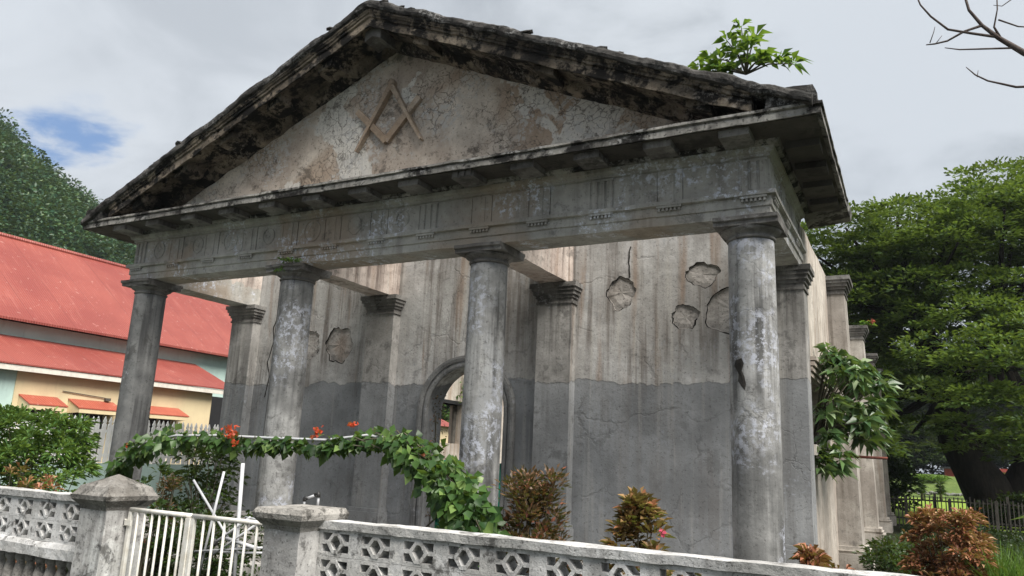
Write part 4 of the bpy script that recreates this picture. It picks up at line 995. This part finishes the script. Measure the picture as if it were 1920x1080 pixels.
for i, (x, y, h_) in enumerate(((1.57, 52, 1.35), (2.66, 50, 1.4))):
    sprig('cycad', ('small dark spiky palm left on the far lawn edge', 'small dark spiky palm right on the far lawn edge')[i], (x, y, .05), [(0, 0, h_*.6), (.02, 0, h_*.75)], .55, .09, M['leaf_dark'], per=22, r=.12, group='spiky palms on the far lawn', droop=.4)
t = thing('stone_kerb', 'row of grey stones edging the far lawn', 'kerb', (2, 57, 0))
b = MB()
for k in range(50): b.blob((-2+k*.14+random.uniform(-.05, .05), 57+random.uniform(-.2, .2), .42+random.uniform(-.05, .12)), random.uniform(.12, .22), k, 1, (1, 1, .7), .5)
b.build('stones', M['stone'], t)
t = thing('long_grass_clump', 'arching pale long grass clump on the bank', 'grass clump', (1.7, 63, 1.3))
n = 900; bx = np.stack([rng.uniform(.3, 3.3, n), rng.uniform(62, 64, n), np.full(n, 1.3)], 1); dd = rng.normal(0, .5, (n, 3)); dd[:, 2] = .9
leaves('blades', bx, dd, 1.0, .07, M['grass'], t, droop=.5, upbias=0, big=True)

# ------------------------------------------------------------------ trees
def clumps(domes, per_dome, leaves_per, csize, flat=.55, under=-.25):
    P = []; D = []
    for (x, y, z, r) in domes:
        n = int(per_dome*(r/1.6)**2); d_ = rdir(n, under, 1)
        c = np.array([x, y, z])+d_*np.array([r, r, r*flat])*rng.uniform(.82, 1.05, (n, 1))
        for q, dd0 in zip(c, d_):
            dd = rdir(leaves_per, -.15, .8); P.append(q+dd*rng.uniform(.15, 1, (leaves_per, 1))*csize*np.array([1, 1, .45])); D.append(dd+dd0*.6+np.array([0, 0, -.15]))
    return np.concatenate(P), np.concatenate(D)
def tree(name, label, base, trunk, limbs, domes, mat, per, lp, L, W, cs, group=None, flat=.55):
    t = thing(name, label, 'tree', base, group)
    tb = MB()
    for pts, rs in trunk: tb.tube(pts, rs, 12)
    tb.build('trunk', M['bark'], t, True, rough=(.06, 1.3) if len(trunk) > 1 else None)
    lb = MB(); fk = [Vector(p) for p in limbs]
    for (x, y, z, r) in domes:
        e = Vector((x, y, z)); f0 = min(fk, key=lambda q: (q-e).length); mid = f0.lerp(e, .5)+Vector((0, 0, -.08*(e-f0).length)); lb.tube([f0, mid, e], [.16, .10, .04], 6)
    lb.build('limb', M['bark'], t)
    P, D = clumps(domes, per, lp, cs, flat); leaves('crown', P, D, L, W, mat, t, droop=.15, upbias=.75)
    return t
random.seed(5)
dm = []
for k in range(150):          # umbrella crown of the big tree
    a = random.uniform(0, 2*PI); rr = math.sqrt(random.random())*10.0; x, y = 6.2+rr*math.cos(a), 25.5+rr*.5*math.sin(a)
    top_ = 13.1-((x-8.5)/9.5)**2*2.6-((y-26)/9)**2*3+.9*math.sin(x*1.3+y*.7)
    z = top_-random.choice([.6, .9, 1.2, 2.5, 4, 5.5]) 
    if z < 5.5: z = random.uniform(5.5, 8)
    dm.append((x, y, z, random.uniform(1.1, 2.0)))
for (x, y, z, r) in ((-1.6, 22.5, 9.8, 1.3), (-1.2, 22, 8.3, 1.3), (-.4, 22, 10.9, 1.2), (.4, 21.5, 9.6, 1.5), (-.8, 21.5, 6.9, 1.2), (1.4, 21, 10.6, 1.4), (1.8, 20.5, 7.8, 1.5), (3.2, 20, 9.4, 1.6), (3.6, 19.5, 6.6, 1.4), (4.6, 20, 10.4, 1.6),
                     (2.0, 23, 4.6, 1.3), (.6, 22.5, 5.0, 1.3), (2.9, 22, 5.2, 1.4), (.2, 23, 3.6, 1.1), (1.4, 24, 3.2, 1.1), (-.6, 23, 4.6, 1.2), (1.7, 22.5, 6.4, 1.4), (3.2, 21.5, 8, 1.6), (-1, 23.5, 3.2, 1.2), (4.6, 21, 7.6, 1.5), (6, 21.5, 6.8, 1.6), (6.6, 20, 5.2, 1.5), (2.75, 17, 3.9, .9), (3.0, 16.8, 3.0, .9), (3.4, 17, 5.0, 1.1), (3.9, 16.5, 3.6, 1.0), (4.3, 17, 5.6, 1.2), (3.2, 17.2, 2.4, .8), (4.1, 16.4, 2.2, .8), (2.3, 18.5, 5.4, 1.1), (1.9, 19, 4.2, .9), (3.3, 16.2, 3.7, .9), (4.2, 16, 4.6, 1.0), (4.6, 15.6, 3.2, 1.0), (3.9, 15.8, 2.7, .8), (5.2, 16, 5.3, 1.2), (2.9, 16.5, 4.6, .6), (5.2, 15.8, 2.6, 1.)):
    dm.append((x, y, z, r))
tree('rain_tree', 'huge spreading green tree with a dark forked trunk behind the wooden fence', (4.2, 25.5, 0),
     [([(4.1, 25.5, -.2), (4.0, 25.5, .8), (3.4, 25.3, 1.9), (2.9, 25, 3.1), (2.6, 24.8, 5), (1.6, 24.2, 8.5)], [1.15, .95, .72, .66, .55, .3]),
      ([(4.3, 25.6, .1), (4.75, 25.6, 1.1), (5.4, 25.5, 2.3), (6.3, 25.8, 4.6), (7.6, 26, 9)], [.9, .72, .66, .55, .3]),
      ([(2.7, 24.9, 4.4), (4.3, 24.2, 7), (4.6, 22, 9)], [.4, .3, .15])],
     [(2.6, 24.8, 5), (1.7, 24.3, 8), (6.3, 25.8, 4.6), (7.5, 26, 8.6), (4.3, 24.2, 7)], dm, M['leaf_tree'], 54, 24, .20, .095, .40)
# darker trees closing the view behind
for i, (x, y, h_, r) in enumerate(((-4.5, 36, 11.5, 4.5), (-1, 88, 15, 9), (11, 90, 16, 10), (-47, 66, 13, 6), (-42, 59, 11, 5), (6, 86, 9, 6), (-1, 82, 7, 5))):
    dd = []
    for k in range(46 if i in (1, 2) else 26):
        v = rdir(1, -.95 if i in (1, 2) else -.6, 1)[0]*random.uniform(.4, 1); dd.append((x+v[0]*r, y+v[1]*r*.8, max(1.0, h_*.50+v[2]*h_*.46), r*.36))
    lab = ['dark green tree standing behind the hall side wall', 'tall dark tree beyond the lawn behind the red shed', 'tall dark tree at the right beyond the cream shed',
           'green tree above the cream house seen through the arch', 'rear green tree behind the cream house roof', 'low dark tree directly behind the red shed', 'low dark tree left of the red shed'][i]
    tree('leafy_tree', lab, (x, y, 0), [([(x, y, 0), (x, y, h_*.3), (x+.3, y, h_*.6)], [.35, .28, .15])], [(x, y, h_*.35), (x+.2, y, h_*.55)], dd, M['leaf_dark'] if i < 3 or i > 4 else M['leaf_bush'], 26*(1.6/(r*.36))**2*2.2, 12, .06*r+.14, .03*r+.07, r*.13, group='dark trees in the distance', flat=.7)
for i, (x, y, rx, h_) in enumerate(((.5, 24.5, 1.0, 2.2), (-.2, 27, 1.2, 3.0), (4.6, 22.6, 1.3, 1.0))):
    shrub('undergrowth_bush', ('dark bush filling the end of the wooden fence by the hall', 'taller dark bush behind the end of the fence', 'dark low bush under the big tree trunk')[i], 'shrub', (x, y, 0), (rx, .8, h_), 2600, .2, .09, M['leaf_dark'], nclump=70, clump_r=.25)

n = 9000
P = np.stack([rng.uniform(.95, 9, n), rng.uniform(3.5, 20.5, n), np.full(n, .0)], 1); dd = rng.normal(0, .6, (n, 3)); dd[:, 2] = 1
gc = leaves('ground_cover', P, dd, .22, .07, M['leaf_dark'], droop=.3, upbias=.3, big=True); gc['label'] = 'low dark weeds covering the ground beside the hall'; struct(gc, 'stuff')
# bare tree just outside the right edge: its branches reach into the picture
t = thing('bare_tree', 'leafless grey brown branches reaching in at the top right corner', 'tree', (3.6, -2.6, 0))
b = MB()
b.tube([(3.7, -2.6, 0), (3.6, -2.7, 2.2), (3.1, -2.9, 3.7), (2.62, -3, 4.36)], [.10, .08, .05, .03], 8); b.build('trunk', M['twig'], t, True)
b = MB()
for pts, r in (([(2.62, -3, 4.36), (2.40, -3, 4.51), (2.26, -3, 4.66), (2.17, -3, 4.78), (2.10, -3, 4.92), (2.06, -3, 5.2)], [.028, .021, .016, .012, .010, .008]),
               ([(2.25, -3, 4.67), (2.10, -3, 4.735), (1.96, -3, 4.80), (1.86, -3, 4.93), (1.80, -3, 5.04), (1.76, -3, 5.2)], [.010, .009, .008, .007, .006, .005]),
               ([(2.17, -3, 4.78), (2.06, -3, 4.76), (1.95, -3, 4.71), (1.87, -3, 4.705), (1.815, -3, 4.71)], [.010, .008, .007, .006, .004]),
               ([(2.27, -3, 4.66), (2.24, -3, 4.75), (2.27, -3, 4.88), (2.28, -3, 5.05)], [.010, .007, .005, .004]),
               ([(2.36, -3, 4.56), (2.15, -3, 4.60), (2.02, -3, 4.625), (1.93, -3, 4.66)], [.007, .006, .005, .003]),
               ([(2.62, -3, 4.36), (2.46, -3, 4.25), (2.33, -3, 4.27), (2.17, -3, 4.35), (2.10, -3, 4.41), (2.05, -3, 4.48)], [.012, .010, .008, .006, .005, .003]),
               ([(2.27, -3, 4.80), (2.38, -3, 4.72), (2.5, -3, 4.68)], [.006, .005, .004]), ([(1.84, -3, 4.72), (1.87, -3, 4.80), (1.88, -3, 4.84)], [.004, .003, .002]),
               ([(1.88, -3, 4.71), (1.92, -3, 4.76)], [.003, .002]), ([(2.11, -3, 4.39), (2.12, -3, 4.44)], [.003, .002]), ([(2.38, -3, 4.95), (2.30, -3, 4.90), (2.25, -3, 4.92)], [.004, .003, .002])):
    b.tube(pts, r, 6)
b.build('branch', M['twig'], t, True)

# ------------------------------------------------------------------ wooded hill on the left
ridge = [(-140, 40, 62), (-140, 50, 60), (-140, 59.3, 56.5), (-140, 65.9, 51.4), (-140, 71.2, 49.6), (-140, 80, 47), (-140, 86, 42.5), (-140, 92, 36), (-140, 104, 30), (-140, 120, 24), (-140, 150, 16), (-140, 190, 10)]
n = 90; mrow = 30; vs = []; fs = []
def rz(y):
    for a, b in zip(ridge[:-1], ridge[1:]):
        if a[1] <= y <= b[1]: return a[2]+(b[2]-a[2])*(y-a[1])/(b[1]-a[1])
    return ridge[0][2] if y < ridge[0][1] else ridge[-1][2]
def hillpt(y, v):
    z0 = rz(y); x = -140+75*(1-v); zz = z0*(v**.85)-2.5
    k = noise.noise(Vector((y*.05, v*3, 1)))*4*v*(1-v)*4*.6+noise.noise(Vector((y*.14, v*9, 4)))*1.5*(1-v)
    return Vector((x, y*(1-.25*(1-v)), zz+k))
for i in range(n+1):
    y = -30+215*i/n
    for j in range(mrow+1): vs.append(hillpt(y, j/mrow))
    vs.append(Vector((-190, y, -5)))
for i in range(n):
    for j in range(mrow+1): fs.append((i*(mrow+2)+j, i*(mrow+2)+j+1, (i+1)*(mrow+2)+j+1, (i+1)*(mrow+2)+j))
g = MB(); g.add(vs, fs); struct(g.build('hill', M['hillm'], smooth=True))
P = []; D = []
for k in range(4200):
    y = random.uniform(20, 130); v = random.uniform(.25, 1)**.8; p = hillpt(y, v); r = random.choice((random.uniform(.8, 1.6), random.uniform(1.4, 3.4)))
    m_ = 60; dd = rdir(m_, -.1, 1); P.append(np.array(p)+np.array([0, 0, r*.5-.2])+dd*r*np.array([1, 1, .8])); D.append(dd+np.array([0, 0, -.3]))
o = leaves('forest', np.concatenate(P), np.concatenate(D), .62, .40, M['leaf_hill'], droop=.15, upbias=.6)
o['label'] = 'dense green forest covering the hill'; struct(o, 'stuff')

# air between the camera and the hill
hz = MB().box(-230, 130, -60, 260, -7, 90)
m, t_ = newmat('humid_air'); 
t_.out(t_.n('ShaderNodeBsdfPrincipled', Base_Color=(0, 0, 0)))
m.node_tree.nodes.clear(); o_ = m.node_tree.nodes.new('ShaderNodeOutputMaterial'); pv = m.node_tree.nodes.new('ShaderNodeVolumePrincipled')
pv.inputs['Color'].default_value = (.82, .90, 1, 1); pv.inputs['Density'].default_value = .0003; pv.inputs['Anisotropy'].default_value = .2
m.node_tree.links.new(pv.outputs[0], o_.inputs['Volume'])
USE_HAZE = True
if USE_HAZE: struct(hz.build('haze', m), 'stuff')
